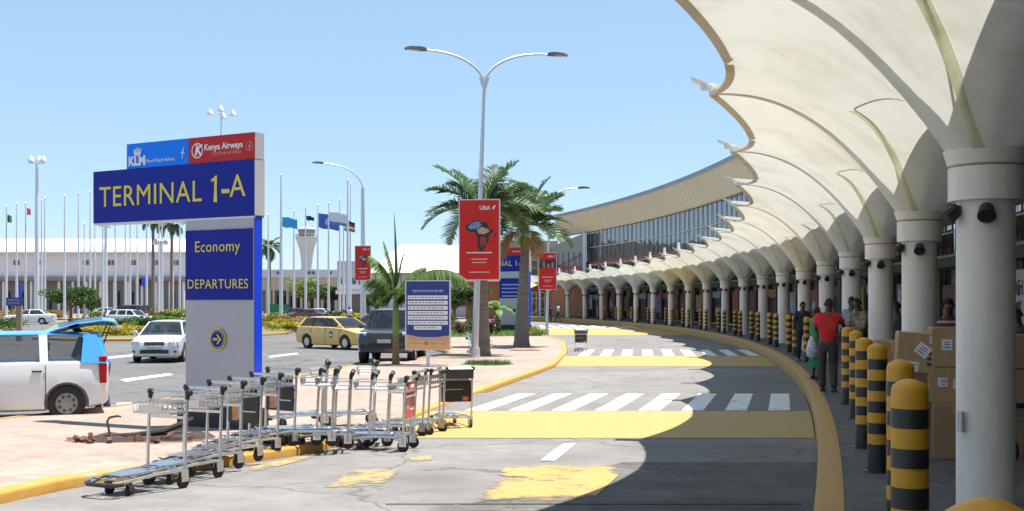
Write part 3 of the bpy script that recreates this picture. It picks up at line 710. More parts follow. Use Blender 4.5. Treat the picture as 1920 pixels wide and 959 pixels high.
def big_sign(dl, dr, pxl, pxr, scale=1.0, label='', far=False):
    A = Vector((D(pxl, dl), dl, 0)); B = Vector((D(pxr, dr), dr, 0)); W_ = (B - A).length
    g = zl(dr) + IZ; k = W_ / 3.42
    t = thing('terminal_sign', label, 'sign', (B.x, B.y, g))
    M = Matrix.Translation((0, 0, 0)) @ frame((0, 0, 0), (B - A))      # origin at the front right corner, x to the right (negative = left)
    def bx(name, x0, x1, z0, z1, y0, y1, m, parent=t, b=.0):
        mb = MB(); mb.box(((x0 + x1) / 2, (y0 + y1) / 2, (z0 + z1) / 2), (x1 - x0, y1 - y0, z1 - z0)); mb.v = [tuple(M @ Vector(v)) for v in mb.v]
        return mb.build(name, m, parent)
    zg = lambda py, d_=dr: Zh(py, d_) - g
    u = lambda px: ((on_line(px, A, B) - A).length / W_ - 1) * W_
    xp = u(347) if not far else -W_ * .55
    z_t0, z_t1 = (zg(404.5), zg(298)) if not far else (2.98 * k * 1.05, 3.80 * k * 1.05)
    z_top = zg(247.5) if not far else 4.2 * k * 1.05
    dp = .21 * k
    pl = bx('plinth', xp - .14 * k, .02, 0, .30 * k, -.03, dp + .06, mat('dark_plinth', (.03, .03, .033), .6))
    post = bx('post', xp, -.03 * k, .30 * k, z_t0, .012, dp - .02, SIGNGR)
    bx('side_panel', -.03 * k, -.012, .30 * k, z_t0, .02, dp - .045, BRBLUE, post)
    z_m0, z_m1 = (zg(562.5), zg(428)) if not far else (1.72 * k, 2.78 * k)
    mp = bx('message_panel', xp + .012, -.05 * k, z_m0, z_m1, -.004, .011, NAVY, post)
    sg = bx('name_panel', -W_, -.012, z_t0, z_t1, 0, dp, [NAVY][0])
    bx('side_panel', -.012, 0.0, z_t0 + .006, z_t1 - .006, .004, dp - .004, SILV, sg)
    bx('trim', -W_ + .01, -.012, z_t0 - .03, z_t0 - .001, .005, dp - .005, SILV, sg)
    xk0, xk1, xk2 = (u(237), u(353), 0) if not far else (-W_ * .82, -W_ * .42, 0)
    kb = bx('airline_panel', xk0, xk1 - .004, z_t1 + .002, z_top, .008, dp - .01, SKYBL)
    rb = bx('airline_panel', xk1 + .004, -.012, z_t1 + .002, z_top, .008, dp - .01, REDP, label='') if False else bx('airline_panel', xk1 + .004, -.012, z_t1 + .002, z_top, .008, dp - .01, REDP)
    kb['label'] = 'light blue airline panel'; rb['label'] = 'red airline panel'
    bx('side_panel', -.012, 0, z_t1 + .004, z_top - .002, .012, dp - .014, SILV, rb)
    T = lambda x, z, d=.006: M @ Matrix.Translation((x, -d, z))
    zc = (z_t0 + z_t1) / 2 + .0
    hgt = z_t1 - z_t0
    def serif(parent, s, width, x, z, d=.006, bold=.012):
        o = textw('lettering', s, width, T(x, z, d), GOLD, parent, bold=0, extrude=.004, spc=1.06); return o
    if not far:
        serif(sg, 'TERMINAL', u(379) - u(187), (u(187) + u(379)) / 2, zc - .02)
        h1 = (u(379) - u(187)) * .178; x1, zb1 = u(403), zc - h1 / 2 + .012
        one = MB(); poly(one, T(0, 0), [(x1 - .05 * h1, zb1), (x1 + .14 * h1, zb1), (x1 + .12 * h1, zb1 + .5 * h1), (x1 + .13 * h1, zb1 + 1.0 * h1), (x1 + .07 * h1, zb1 + 1.0 * h1), (x1 - .18 * h1, zb1 + .84 * h1), (x1 - .14 * h1, zb1 + .76 * h1), (x1 - .01 * h1, zb1 + .82 * h1), (x1 - .01 * h1, zb1 + .5 * h1)], .004); one.build('lettering', GOLD, sg, fix=False)
        serif(sg, '-', u(431) - u(416), (u(431) + u(416)) / 2, zc + .02); serif(sg, 'A', u(461) - u(431), (u(461) + u(431)) / 2, zc + .02)
        serif(mp, 'Economy', u(451) - u(367), (u(451) + u(367)) / 2, zg(461), .01, .006)
        serif(mp, 'DEPARTURES', u(466) - u(353), (u(466) + u(353)) / 2, zg(533), .01, .012)
        # round arrow emblem
        e = MB(); xe, ze = u(408.5), zg(638); rr = .165
        disc(e, T(0, 0), xe, ze, rr, .004, 32, 0, 0); disc(e, T(0, 0), xe, ze, rr * .86, .007, 32, 0, 1); disc(e, T(0, 0), xe, ze, rr * .78, .010, 32, rr * .72, 0)
        q = rr * .5
        poly(e, T(0, 0), [(xe - q, ze - q * .22), (xe + q * .1, ze - q * .22), (xe + q * .1, ze + q * .22), (xe - q, ze + q * .22)], .0125, 0)
        poly(e, T(0, 0), [(xe - q * .15, ze - q * .9), (xe + q * .2, ze - q * .9), (xe + q * 1.05, ze), (xe + q * .2, ze + q * .9), (xe - q * .15, ze + q * .9), (xe + q * .5, ze)], .014, 0)
        e.build('emblem', [mat('emblem_yellow', (.62, .5, .03), .4), NAVY], post, fix=False)
        # airline panel marks
        lm = MB(); xc, z0 = u(258), (z_t1 + z_top) / 2 - .01
        for dx_ in (-.075, -.038, 0, .038, .075):
            disc(lm, T(0, 0, .0), xc + dx_, z0 + .095 + .03 * (1 - abs(dx_) / .075), .014, -.002, 10)
            poly(lm, T(0, 0), [(xc + dx_ * .8 - .014, z0 + .03), (xc + dx_ * .8 + .014, z0 + .03), (xc + dx_ + .01, z0 + .095 + .02 * (1 - abs(dx_) / .075)), (xc + dx_ - .01, z0 + .095 + .02 * (1 - abs(dx_) / .075))], -.0015)
        poly(lm, T(0, 0), [(xc - .065, z0 + .012), (xc + .065, z0 + .012), (xc + .062, z0 + .03), (xc - .062, z0 + .03)], -.001)
        lm.build('crown_mark', LETW, kb, fix=False)
        textw('lettering', 'KLM', u(272) - u(241), T((u(241) + u(272)) / 2, z0 - .075, -.004), LETW, kb, bold=.045)
        textw('lettering', 'Royal Dutch Airlines', u(327) - u(275), T((u(275) + u(327)) / 2, z0 - .085, -.004), LETW, kb)
        sm = MB(); xs = u(342)
        poly(sm, T(0, 0), [(xs - .05, z0), (xs, z0 + .02), (xs + .035, z0 + .09), (xs + .045, z0 + .085), (xs + .03, z0 + .01), (xs + .06, z0 - .03), (xs + .02, z0 - .02), (xs + .01, z0 - .1), (xs - .005, z0 - .1), (xs - .01, z0 - .02)], -.003)
        sm.build('alliance_mark', mat('pale_blue_mark', (.35, .6, .85), .5), kb, fix=False)
        lm = MB(); xc, z0 = u(370), (z_t1 + z_top) / 2 - .005
        disc(lm, T(0, 0), xc, z0, .115, -.003, 28, .098)
        lm.build('round_mark', LETW, rb, fix=False)
        text('lettering', 'K', .22, T(xc + .01, z0, -.004), LETW, rb, bold=.03, shear=.2)
        textw('lettering', 'Kenya Airways', u(455) - u(383), T((u(455) + u(383)) / 2, z0 + .035, -.004), LETW, rb, bold=.02)
        textw('lettering', 'The Pride of Africa', u(452) - u(397), T((u(452) + u(397)) / 2, z0 - .065, -.004), mat('pale_red_lettering', (.75, .3, .28), .5), rb, shear=.25)
        sm = MB(); xs = u(468); disc(sm, T(0, 0), xs, z0, .07, -.003, 24, .062)
        poly(sm, T(0, 0), [(xs - .04, z0), (xs, z0 + .01), (xs + .02, z0 + .05), (xs + .03, z0 + .048), (xs + .02, z0 + .005), (xs + .04, z0 - .02), (xs + .01, z0 - .015), (xs, z0 - .05), (xs - .01, z0 - .05), (xs - .01, z0 - .01)], -.003)
        sm.build('alliance_mark', mat('pale_red_lettering', (.75, .3, .28), .5), rb, fix=False)
    else:
        serif(sg, 'TERMINAL 1-A', W_ * .86, -W_ * .5, zc)
        textw('lettering', 'KLM', .3, T((xk0 + xk1) / 2 - .2, (z_t1 + z_top) / 2, -.004), LETW, kb, bold=.04)
        textw('lettering', 'Kenya Airways', .9, T(xk1 / 2, (z_t1 + z_top) / 2, -.004), LETW, rb)
        for q in range(4):
            bx('line_of_writing', xp + .2, -.25, z_m0 + .1 + q * .27, z_m0 + .2 + q * .27, -.008, -.005, mat('pale_blue_line', (.25, .3, .5), .5), mp)
        e = MB(); disc(e, T(0, 0), xp * .5, 1.05 * k, .19, .006); disc(e, T(0, 0), xp * .5, 1.05 * k, .14, .01, 28, 0, 1)
        e.build('emblem', [mat('emblem_yellow', (.62, .5, .03), .4), NAVY], post, fix=False)
    return t
big_sign(18.5, 16.8, 175, 478, label='large navy terminal sign with gold lettering and two airline panels on grey post')
s2 = big_sign(84.5, 82.0, 892, 992, 1, 'smaller navy terminal sign far off between the two tall palm trunks', far=True)

# ================================================================ street lamps with banners
AFR = [(-.30, .42), (-.12, .50), (.02, .48), (.06, .42), (.2, .40), (.34, .38), (.40, .2), (.5, .08), (.62, .1), (.56, -.04), (.42, -.2), (.40, -.36), (.42, -.44), (.3, -.56), (.26, -.68), (.14, -.82), (.02, -.86), (-.03, -.74), (-.1, -.5), (-.06, -.34), (-.14, -.14), (-.18, -.02), (-.4, -.02), (-.54, .06), (-.6, .2), (-.5, .34)]
def banner(parent, c, xdir, wd, h, kind, both=True):
    M = frame(c, xdir)
    fr = MB(); fr.box((0, 0, 0), (wd, .10, h)); fr.v = [tuple(M @ Vector(v)) for v in fr.v]; f = fr.build('banner', SILV, parent)
    def face(name, m, pts, d, par=f):
        mb = MB(); poly(mb, M, pts, d); return mb.build(name, m, par, fix=False)
    a, b = wd / 2 - .035, h / 2 - .035
    face('poster', BANRED, [(-a, -b), (a, -b), (a, b), (-a, b)], .055)
    textw('lettering', 'UBA', wd * .26, M @ Matrix.Translation((wd * .14, -.058, h * .39)), LETW, f, bold=.02)
    face('logo_mark', LETW, [(wd * .32, h * .37), (wd * .345, h * .37), (wd * .40, h * .42), (wd * .37, h * .425), (wd * .325, h * .40)], .059)
    if kind == 'map':
        face('africa_map', mat('map_black', (.02, .02, .025), .5), [(x * wd * .56, z * wd * .56 + h * .1) for x, z in AFR], .058)
        face('map_picture', mat('map_blue', (.2, .26, .4), .5), [(x * wd * .56, z * wd * .56 + h * .1) for x, z in [(-.5, .2), (-.3, .38), (-.1, .45), (.02, .42), (.1, .25), (-.1, .12), (-.4, .1)]], .0605)
        face('map_picture', mat('map_tan', (.55, .34, .2), .5), [(x * wd * .56, z * wd * .56 + h * .1) for x, z in [(-.1, .08), (.12, .2), (.4, .1), (.45, .0), (.2, -.12), (-.05, -.08)]], .0615)
        face('map_picture', mat('map_maroon', (.3, .04, .03), .5), [(x * wd * .56, z * wd * .56 + h * .1) for x, z in [(.05, -.2), (.3, -.25), (.3, -.5), (.1, -.7), (.02, -.45)]], .0615)
        face('map_island', mat('map_black', (.02, .02, .025), .5), [(wd * .36, h * .02), (wd * .40, h * .05), (wd * .41, h * .09), (wd * .36, h * .06)], .058)
    else:
        face('photograph', mat('photo_dark', (.05, .04, .035), .5, var=.8, scale=3), [(-a, h * .08), (a, h * .08), (a, h * .30), (-a, h * .30)], .058)
        for x, q in ((-.2, .16), (.05, .1), (.28, .14)): face('pictured_person', mat('photo_tone', (.35, .25, .2), .6), [((x - .07) * wd, h * .09), ((x + .07) * wd, h * .09), ((x + .05) * wd, h * (.1 + q)), ((x - .05) * wd, h * (.1 + q))], .060)
    for z, q in ((-.16, .62), (-.24, .4), (-.28, .34), (-.40, .5)):
        face('line_of_writing', mat('pale_banner_line', (.78, .45, .42), .5) if z < -.2 else LETW, [(-wd * q / 2, h * z - .018), (wd * q / 2, h * z - .018), (wd * q / 2, h * z + .018), (-wd * q / 2, h * z + .018)], .058)
    return f
def lamp_head(mb, c, d, up, L=.62, wd=.26):
    d = Vector(d).normalized(); s = d.cross(Vector((0, 0, 1))).normalized(); n = s.cross(d)
    c = Vector(c); P_ = []
    for t, wv, h in ((0, .07, .05), (.12, .11, .08), (.3, .13, .10), (.75, .14, .08), (1, .11, .03)):
        q = c + d * (t * L); k = wd / .26
        P_.append([q - s * wv * k - n * .03, q + s * wv * k - n * .03, q + s * wv * k * .8 + n * h, q - s * wv * k * .8 + n * h])
    mb.grid(P_, close=True); mb.add(P_[0], [(0, 1, 2, 3)]); mb.add(P_[-1], [(3, 2, 1, 0)])
    return [c + d * L * .35 - s * .09 - n * .034, c + d * L * .92 - s * .08 - n * .034, c + d * L * .92 + s * .08 - n * .034, c + d * L * .35 + s * .09 - n * .034]
LHEAD = mat('lamp_housing', (.07, .06, .055), .5, .2); LENS = mat('lamp_lens', (.55, .5, .42), .3)
def lamp(base, top, arms, label, r0=.13, r1=.055, group='street lamps with banners', tilt=None):
    t = thing('street_lamp', label, 'street lamp', base, 0, group); H = top.z - base.z; o = top - base
    p = MB(); p.tube([(0, 0, 0), (o.x * .5, o.y * .5, H * .5), (o.x, o.y, H)], [r0, (r0 + r1) / 2, r1], 14); p.tube([(0, 0, 0), (0, 0, .03)], [.22, .22], 12); p.tube([(0, 0, .03), (0, 0, .35)], [r0 * 1.5, r0 * 1.45], 12)
    p.build('pole', GALV, t, smooth=True)
    for end in arms:
        e = Vector(end) - base; s = Vector((o.x, o.y, H)); dv = e - s; pts = []
        for i in range(13):
            q = i / 12; pts.append(s + Vector((dv.x * q ** 1.5, dv.y * q ** 1.5, dv.z * (1 - (1 - q) ** 2.0))))
        a = MB(); a.tube(pts, [.052 - .015 * i / 12 for i in range(13)], 10); am = a.build('arm', GALV, t, smooth=True)
        d = (pts[-1] - pts[-2]); h = MB(); ln = lamp_head(h, pts[-1] - d.normalized() * .05, d, 0, .78); hd = h.build('lamp_head', LHEAD, am); l = MB(); l.add(ln, [(0, 1, 2, 3)]); l.build('lens', LENS, hd)
    return t
b1 = G(890, 676); b1.z += IZ; tp1 = Vector((D(908, b1.y), b1.y, Zh(155, b1.y)))
L1 = lamp(b1, tp1, [(D(800, b1.y), b1.y - .6, Zh(101, b1.y)), (D(1030, b1.y), b1.y + .9, Zh(93, b1.y))], 'tall double armed street lamp carrying the largest red banner')
# wedge plate at the fork
m = MB(); q = tp1 - b1; m.add([q + Vector((-.06, -.03, -.25)), q + Vector((.06, -.03, -.25)), q + Vector((.2, -.03, .18)), q + Vector((-.2, -.03, .18)), q + Vector((-.06, .03, -.25)), q + Vector((.06, .03, -.25)), q + Vector((.2, .03, .18)), q + Vector((-.2, .03, .18))], [(0, 1, 2, 3), (7, 6, 5, 4), (0, 4, 5, 1), (1, 5, 6, 2), (2, 6, 7, 3), (3, 7, 4, 0)]); m.build('fork_plate', GALV, L1)
yb_ = b1.y - .22; banner(L1, Vector((D(899, yb_), yb_, Zh(450, yb_))) - b1, (1, -.10, 0), 78 / F * yb_, 152 / F * yb_, 'map')
d_ = 80.0; b2 = Vector((D(681, d_), d_, zl(d_))); tp2 = Vector((D(680, d_), d_, Zh(352, d_)))
L2 = lamp(b2, tp2, [(D(610, d_), d_ - 1, Zh(310, d_))], 'single armed street lamp with a small red map banner left of the young palm', .22, .12)
banner(L2, Vector((D(680.5, d_ - .35), d_ - .35, Zh(494, d_))) - b2, (1, -.15, 0), 31 / F * d_, 65 / F * d_, 'map')
b3 = G(1025, 632); b3.z += IZ; d_ = b3.y; tp3 = Vector((D(1030, d_), d_, Zh(385, d_)))
L3 = lamp(b3, tp3, [(D(1085, d_), d_ + .4, Zh(352, d_))], 'street lamp behind the right palm with a red photograph banner', .10, .05)
banner(L3, Vector((D(1026.5, d_ - .3), d_ - .3, Zh(509, d_))) - b3, (1, .05, 0), 34 / F * d_, 70 / F * d_, 'photo')
# ================================================================ information board
bI = G(800, 694); bI.z = zl(bI.y) + IZ; t = thing('information_board', 'blue information board with white text bars and orange foot beside the young palm', 'sign', bI)
d_ = bI.y; M = frame((D(802.5, d_) - bI.x, 0, 0), (1, -.12, 0)); wd = 86 / F * d_; z0, z1 = Zh(657, d_) - bI.z, Zh(526, d_) - bI.z
f = MB(); f.box((0, 0, (z0 + z1) / 2), (wd, .09, z1 - z0)); f.v = [tuple(M @ Vector(v)) for v in f.v]; bd = f.build('board', SILV, t)
p = MB(); p.box((0, .02, z0 / 2), (.1, .08, z0)); p.box((0, .02, .01), (.5, .3, .02)); p.v = [tuple(M @ Vector(v)) for v in p.v]; p.build('leg', GALV, t)
zz = z0 + (z1 - z0) * .2; a = wd / 2 - .035
m = MB(); poly(m, M, [(-a, zz + .05), (-a * .3, zz - .03), (a * .3, zz - .03), (a, zz + .02), (a, z1 - .03), (-a, z1 - .03)], .049); fc = m.build('face', mat('board_blue', (.02, .04, .22), .4), bd, fix=False)
m = MB(); poly(m, M, [(-a, z0 + .03), (a, z0 + .03), (a, zz + .02), (a * .3, zz - .03), (-a * .3, zz - .03), (-a, zz + .05)], .048); m.build('foot_band', mat('board_orange', (.7, .4, .16), .5), bd, fix=False)
m = MB(); disc(m, M, -.05, (z0 + zz) / 2, .05, .051); m.build('emblem', REDP, bd, fix=False)
random.seed(3)
for i in range(7):
    py = [558, 568, 577.5, 587, 596, 605.5, 615][i]; z = Zh(py, d_) - bI.z; q = a * (.93 if i < 6 else .64)
    m = MB(); poly(m, M, [(-q, z - .058), (q, z - .058), (q, z + .058), (-q, z + .058)], .052); br = m.build('text_bar', LETW, bd, fix=False)
    m = MB(); x = -q + .05
    while x < q - .12:
        w2 = random.uniform(.02, .09); poly(m, M, [(x, z - .016), (x + w2, z - .016), (x + w2, z + .018), (x, z + .018)], .054); x += w2 + random.uniform(.02, .05)
    m.build('line_of_writing', mat('board_ink', (.22, .22, .28), .5), br, fix=False)
for py, q in ((541, .7), (628, .9), (632, .8), (639, .85)):
    z = Zh(py + 5, d_) - bI.z; m = MB(); x = -a * q; hh = .035 if py == 541 else .014
    while x < a * q:
        w2 = random.uniform(.05, .14); poly(m, M, [(x, z - hh), (x + w2, z - hh), (x + w2, z + hh), (x, z + hh)], .052); x += w2 + .025
    m.build('line_of_writing', mat('pale_blue_line', (.25, .3, .5), .5), bd, fix=False)
# small blue direction sign far left
d_ = 58.0; b = Vector((D(36, d_), d_, zl(d_))); t = thing('direction_sign', 'small blue sign on a brown stump post at the left edge', 'sign', b)
m = MB(); m.box((0, 0, (Zh(612, d_) - b.z + Zh(577, d_) - b.z) / 2 - .3), (.27, .2, (Zh(577, d_) - b.z) - (Zh(612, d_) - b.z) + .9)); m.build('post', mat('tan_post', (.35, .24, .14), .8), t)
m = MB(); m.box((-.18, -.14, Zh(566, d_) - b.z), (.8, .06, .42)); pn = m.build('panel', mat('dull_blue_panel', (.04, .06, .2), .5), t)
m = MB(); m.box((.05, -.02, Zh(552, d_) - b.z), (.1, .08, 1.05)); m.build('upright', BRBLUE, t)
for z in (.08, -.06): m = MB(); m.box((-.2, -.172, Zh(566, d_) - b.z + z), (.6, .003, .05)); m.build('line_of_writing', mat('pale_blue_line', (.25, .3, .5), .5), pn)
# ================================================================ baggage trolleys
ADB = mat('advert_black', (.018, .015, .014), .35); ADO = mat('advert_orange_glow', (.55, .25, .08), .5, var=.5, scale=8); ADR = mat('advert_red', (.6, .05, .03), .4); ADBL = mat('advert_pale_blue', (.35, .45, .6), .5)
def rod(mb, a, b, r=.011, n=7): mb.tube([a, b], r, n)
def trolley(pos, fwd, label, ad=None, head=False, rack=True):
    rz = math.atan2(-fwd[0], fwd[1])
    t = thing('baggage_trolley', label, 'trolley', pos, rz, 'steel baggage trolleys parked by the kerb')
    f = MB()
    for s in (-1, 1):
        f.tube([(s * .265, -.36, .20), (s * .25, .05, .20), (s * .17, .50, .15)], .017, 8)
        f.tube([(s * .265, -.36, .20), (s * .265, -.37, .1)], .02, 8)
        f.tube([(s * .16, -.25, .235), (s * .12, .46, .19), (s * .12, .52, .21)], .010, 6)
    for y, w_ in ((-.34, .265), (-.02, .25), (.28, .21)): rod(f, (-w_, y, .20), (w_, y, .20), .013)
    for x in (-.055, .055): rod(f, (x, -.34, .22), (x, .47, .185), .009)
    f.box((0, .13, .222), (.30, .50, .008))
    f.tube([(-.05, -.02, .2), (-.14, .30, .13)], .014, 6); f.tube([(.05, -.02, .2), (.14, .30, .13)], .014, 6)
    fr = f.build('frame', STEEL, t, smooth=True)
    b = MB(); b.tube([(-.23, .44, .15), (-.2, .52, .15), (-.12, .57, .15), (.12, .57, .15), (.2, .52, .15), (.23, .44, .15)], .022, 8); b.build('bumper', BLACK, t, smooth=True)
    for s in (-1, 1):
        p = MB(); p.tube([(s * .265, -.36, .1), (s * .265, -.375, .55), (s * .265, -.40, .985)], [.019, .018, .017], 9)
        p.build('upright', STEEL, t, smooth=True)
    h = MB(); h.tube([(-.275, -.42, 1.0), (.275, -.42, 1.0)], .019, 10); hd = h.build('handle', STEEL, t, smooth=True)
    for s in (-1, 1):
        k = MB(); k.tube([(s * .235, -.42, 1.0), (s * .255, -.42, 1.0), (s * .295, -.42, 1.0), (s * .305, -.42, 1.0)], [.024, .034, .034, .022], 10); k.tube([(s * .265, -.40, .93), (s * .265, -.41, .99)], [.022, .028], 8); k.build('grip_knob', BLACK, hd, smooth=True)
    if rack:                                           # wire hand-luggage basket
        w_ = MB()
        for z, y in ((.90, -.14), (.80, -.16)): w_.tube([(-.26, -.39, z), (-.255, y, z), (.255, y, z), (.26, -.39, z)], .008, 5)
        for i in range(11):
            x = -.25 + .05 * i; rod(w_, (x, -.38, .79), (x, -.155, .79), .004, 4); rod(w_, (x, -.155, .79), (x, -.14, .90), .004, 4)
        for y in (-.38, -.27): rod(w_, (-.26, y, .79), (.26, y, .79), .006, 5)
        w_.box((0, -.14, .85), (.34, .006, .07)); w_.box((0, -.39, .74), (.5, .02, .03)); w_.box((0, -.385, .90), (.44, .006, .055)); w_.box((0, -.385, .815), (.44, .006, .03))
        for i in range(7): w_.box((-.21 + .07 * i, -.385, .86), (.014, .006, .09))
        w_.build('basket', STEEL, t)
    if ad:
        z0, z1 = (.46, .80) if ad != 'red' else (.44, .80)
        a = MB(); a.box((0, -.365 if ad != 'back' else -.40, (z0 + z1) / 2), (.49, .018, z1 - z0)); pn = a.build('advert_panel', ADR if ad == 'red' else ADB, t)
        for sd in (1, -1):
            y = -.365 + sd * .0105 if ad != 'back' else -.40 + sd * .0105
            g = MB()
            if ad == 'glow':
                g.box((.13 * sd, y, .63), (.10, .003, .28)); g.build('advert_picture', ADO, pn)
                g = MB(); g.box((.07 * sd, y, .64), (.035, .003, .27)); g.build('advert_picture', ADBL, pn)
                g = MB(); g.box((-.10 * sd, y, .60), (.2, .003, .012)); g.build('line_of_writing', LETW, pn)
            elif ad == 'red':
                g.box((.08 * sd, y, .63), (.12, .003, .13)); g.build('advert_picture', mat('advert_grey', (.4, .38, .36), .5), pn)
                g = MB(); g.box((-.12 * sd, y, .55), (.16, .003, .02)); g.build('line_of_writing', LETW, pn)
            else:
                g.box((.05 * sd, y, .66), (.3, .003, .014)); g.build('line_of_writing', mat('advert_dull', (.3, .28, .28), .5), pn)
                g = MB(); g.box((.15, y, .51), (.09, .003, .06)); g.build('logo_patch', mat('advert_orange', (.65, .12, .05), .4), pn)
        if ad in ('glow', 'red'):
            s = MB(); s.box((0, -.41, .875), (.36, .012, .09)); tp = s.build('name_plate', ADR if ad == 'red' else ADB, t); s = MB(); s.box((0, -.4175, .875), (.16, .002, .05)); s.box((0, -.4025, .875), (.16, .002, .05)); s.build('line_of_writing', LETW, tp)
    if head:
        s = MB(); s.bbox((0, -.40, .92), (.56, .12, .17), .015); s.build('head_box', DKST, t)
    for s in (-1, 1):
        g = MB(); g.box((s * .265 - s * .045, -.36, .135), (.012, .10, .12)); g.box((s * .265 + s * .005, -.36, .135), (.012, .10, .12)); g.box((s * .265 - s * .02, -.36, .195), (.06, .10, .012))
        fk = g.build('wheel_fork', STEEL, t)
        wl = MB(); wl.lathe([(.0, -.017), (.045, -.018), (.062, -.019), (.078, -.015), (.082, 0), (.078, .015), (.062, .019), (.045, .018), (0, .017)], (s * .265 - s * .02, -.36, .082), 18, axis='X'); wl.build('wheel', RUBBER, fk, smooth=True)
        g = MB(); g.box((s * .14, .30, .135), (.05, .05, .02)); g.box((s * .14 - .024, .285, .1), (.006, .04, .08)); g.box((s * .14 + .024, .285, .1), (.006, .04, .08)); fk = g.build('caster_fork', DKST, t)
        wl = MB(); wl.lathe([(0, -.014), (.04, -.016), (.056, -.013), (.06, 0), (.056, .013), (.04, .016), (0, .014)], (s * .14, .275, .06), 16, axis='X'); wl.build('caster', RUBBER, fk, smooth=True)
    return t
TS = .96
def by_wheel(px, py, fwd, zo, side, label, **k):
    """put the camera-side rear wheel at a photo pixel"""
    f = Vector(fwd).normalized(); rz = math.atan2(-f.x, f.y); g = G(px, py, zo)
    off = Matrix.Rotation(rz, 3, 'Z') @ Vector((side * .265, -.36, 0)) * TS; t = trolley(g - off, (f.x, f.y), label, **k); t.scale = (TS,) * 3; return t
FA = (-.47, -.88); FB = (-.95, .05)
by_wheel(346, 917, FA, 0, -1, 'empty steel baggage trolley nearest the camera at the left, its nose over the kerb')
by_wheel(412, 897, (-.45, -.89), 0, -1, 'steel baggage trolley nested second behind the nearest one, no advert panel')
by_wheel(487, 866, (-.50, -.87), IZ * .4, -1, 'steel baggage trolley with black and orange advert panel in front of the sign post', ad='glow')
by_wheel(552, 838, (-.55, -.83), IZ, -1, 'steel baggage trolley with black advert panel just right of the blue sign edge', ad='glow')
row = [(594, 836, IZ), (622, 838, IZ), (652, 843, .06), (692, 838, .02), (726, 838, 0)]
lb = ['steel baggage trolley nested in the row just right of the advert trolleys', 'steel baggage trolley third from the left in the row nested along the kerb', 'steel baggage trolley in the middle of the nested row by the kerb', 'steel baggage trolley left of the one with the red advert panel', 'steel baggage trolley touching the red advert trolley from behind']
for (px, py, zo), l in zip(row, lb): by_wheel(px, py, (-.97, random.uniform(-.12, .08)), zo, -1, l)
by_wheel(755, 849, (-.9, .18), 0, -1, 'steel baggage trolley with bright red advert panel in the nested row', ad='red')
by_wheel(770, 826, (-.92, .25), 0, -1, 'steel baggage trolley nested behind the one with the red advert')
by_wheel(803, 818, (-.88, .35), 0, -1, 'steel baggage trolley at the right end of the nested row')
by_wheel(884, 806, (-.28, .96), 0, 1, 'lone steel baggage trolley with black advert panel facing the camera', ad='back', head=True)
by_wheel(1101, 663, (.05, 1), 0, 1, 'distant baggage trolley standing alone on the lane by the middle crossing', ad='back', head=True)
tr = trolley(G(880, 661, IZ) + Vector((0, 0, .25)), (.9, .3), 'baggage trolley tipped over beside the striped kerb left of the palm', rack=True); tr.rotation_euler = (R_(62), R_(15), R_(50))
tr = by_wheel(700, 800, (-.93, -.2), IZ, -1, 'steel baggage trolley standing behind the row, nearer the young palm')
by_wheel(610, 803, (-.95, -.2), IZ, -1, 'steel baggage trolley behind the row beside the blue sign edge')
by_wheel(450, 880, (-.5, -.87), .03, -1, 'steel baggage trolley nested third at the near left, just before the advert ones')
by_wheel(520, 851, (-.58, -.81), IZ * .6, -1, 'steel baggage trolley squeezed between the two black advert trolleys')
# ================================================================ vehicles (x = right, y = forward)
CARG = glass_mat('car_glass', (.012, .016, .02), .02, .7); CARGC = glass_mat('clear_car_glass', (.03, .04, .045), .03, .45)
RIM = mat('wheel_rim_silver', (.5, .5, .5), .3, .8); HLT = mat('headlight_glass', (.6, .63, .66), .08, .3, var=.2, scale=20); TLT = mat('tail_light_red', (.4, .012, .012), .15)
PLATE = mat('number_plate', (.5, .5, .45), .5); SEAT = mat('seat_cloth', (.09, .09, .1), .9); SHUT = mat('panel_gap', (.02, .02, .02), .8); CHROME = mat('chrome', (.7, .7, .7), .12, 1)
def paint(name, c, metal=.1): return mat(name, c, .28, metal, var=.03, scale=2, coat=.6)
def wheel(t, x, y, r, wd, steel=False):
    s = 1 if x > 0 else -1
    w_ = MB(); w_.lathe([(r * .55, -wd * .3), (r * .6, -wd / 2), (r * .93, -wd / 2), (r, -wd * .36), (r, wd * .36), (r * .93, wd / 2), (r * .6, wd / 2), (r * .55, wd * .3)], (x, y, r), 28, axis='X')
    o = w_.build('wheel', RUBBER, t, smooth=True)
    q = MB(); xo = x + s * wd * .43; M = frame((xo, y, r), (0, s, 0))
    rr = r * .66
    q.lathe([(rr, 0), (rr * .94, -s * .012), (rr * .88, -s * .035), (rr * .3, -s * .03), (rr * .26, s * .0), (0, s * .004)], (xo, y, r), 28, axis='X')
    rm = q.build('rim', RIM if not steel else mat('steel_rim', (.3, .3, .3), .4, .7), o, smooth=True, ang=30)
    sp = MB()
    for k in range(5 if not steel else 8):
        a = 2 * math.pi * k / (5 if not steel else 8) + .3
        if steel: sp.box((xo + s * .002, y + math.cos(a) * rr * .62, r + math.sin(a) * rr * .62), (.02, .05, .05), rot=Matrix.Rotation(a, 3, 'X'))
        else:
            d0, d1 = rr * .2, rr * .93; c = Vector((xo - s * .004, y + math.cos(a) * (d0 + d1) / 2, r + math.sin(a) * (d0 + d1) / 2)); sp.box(c, (.018, d1 - d0, rr * .26), rot=Matrix.Rotation(a, 3, 'X'))
    sp.build('spoke', RIM if not steel else DKST, rm)
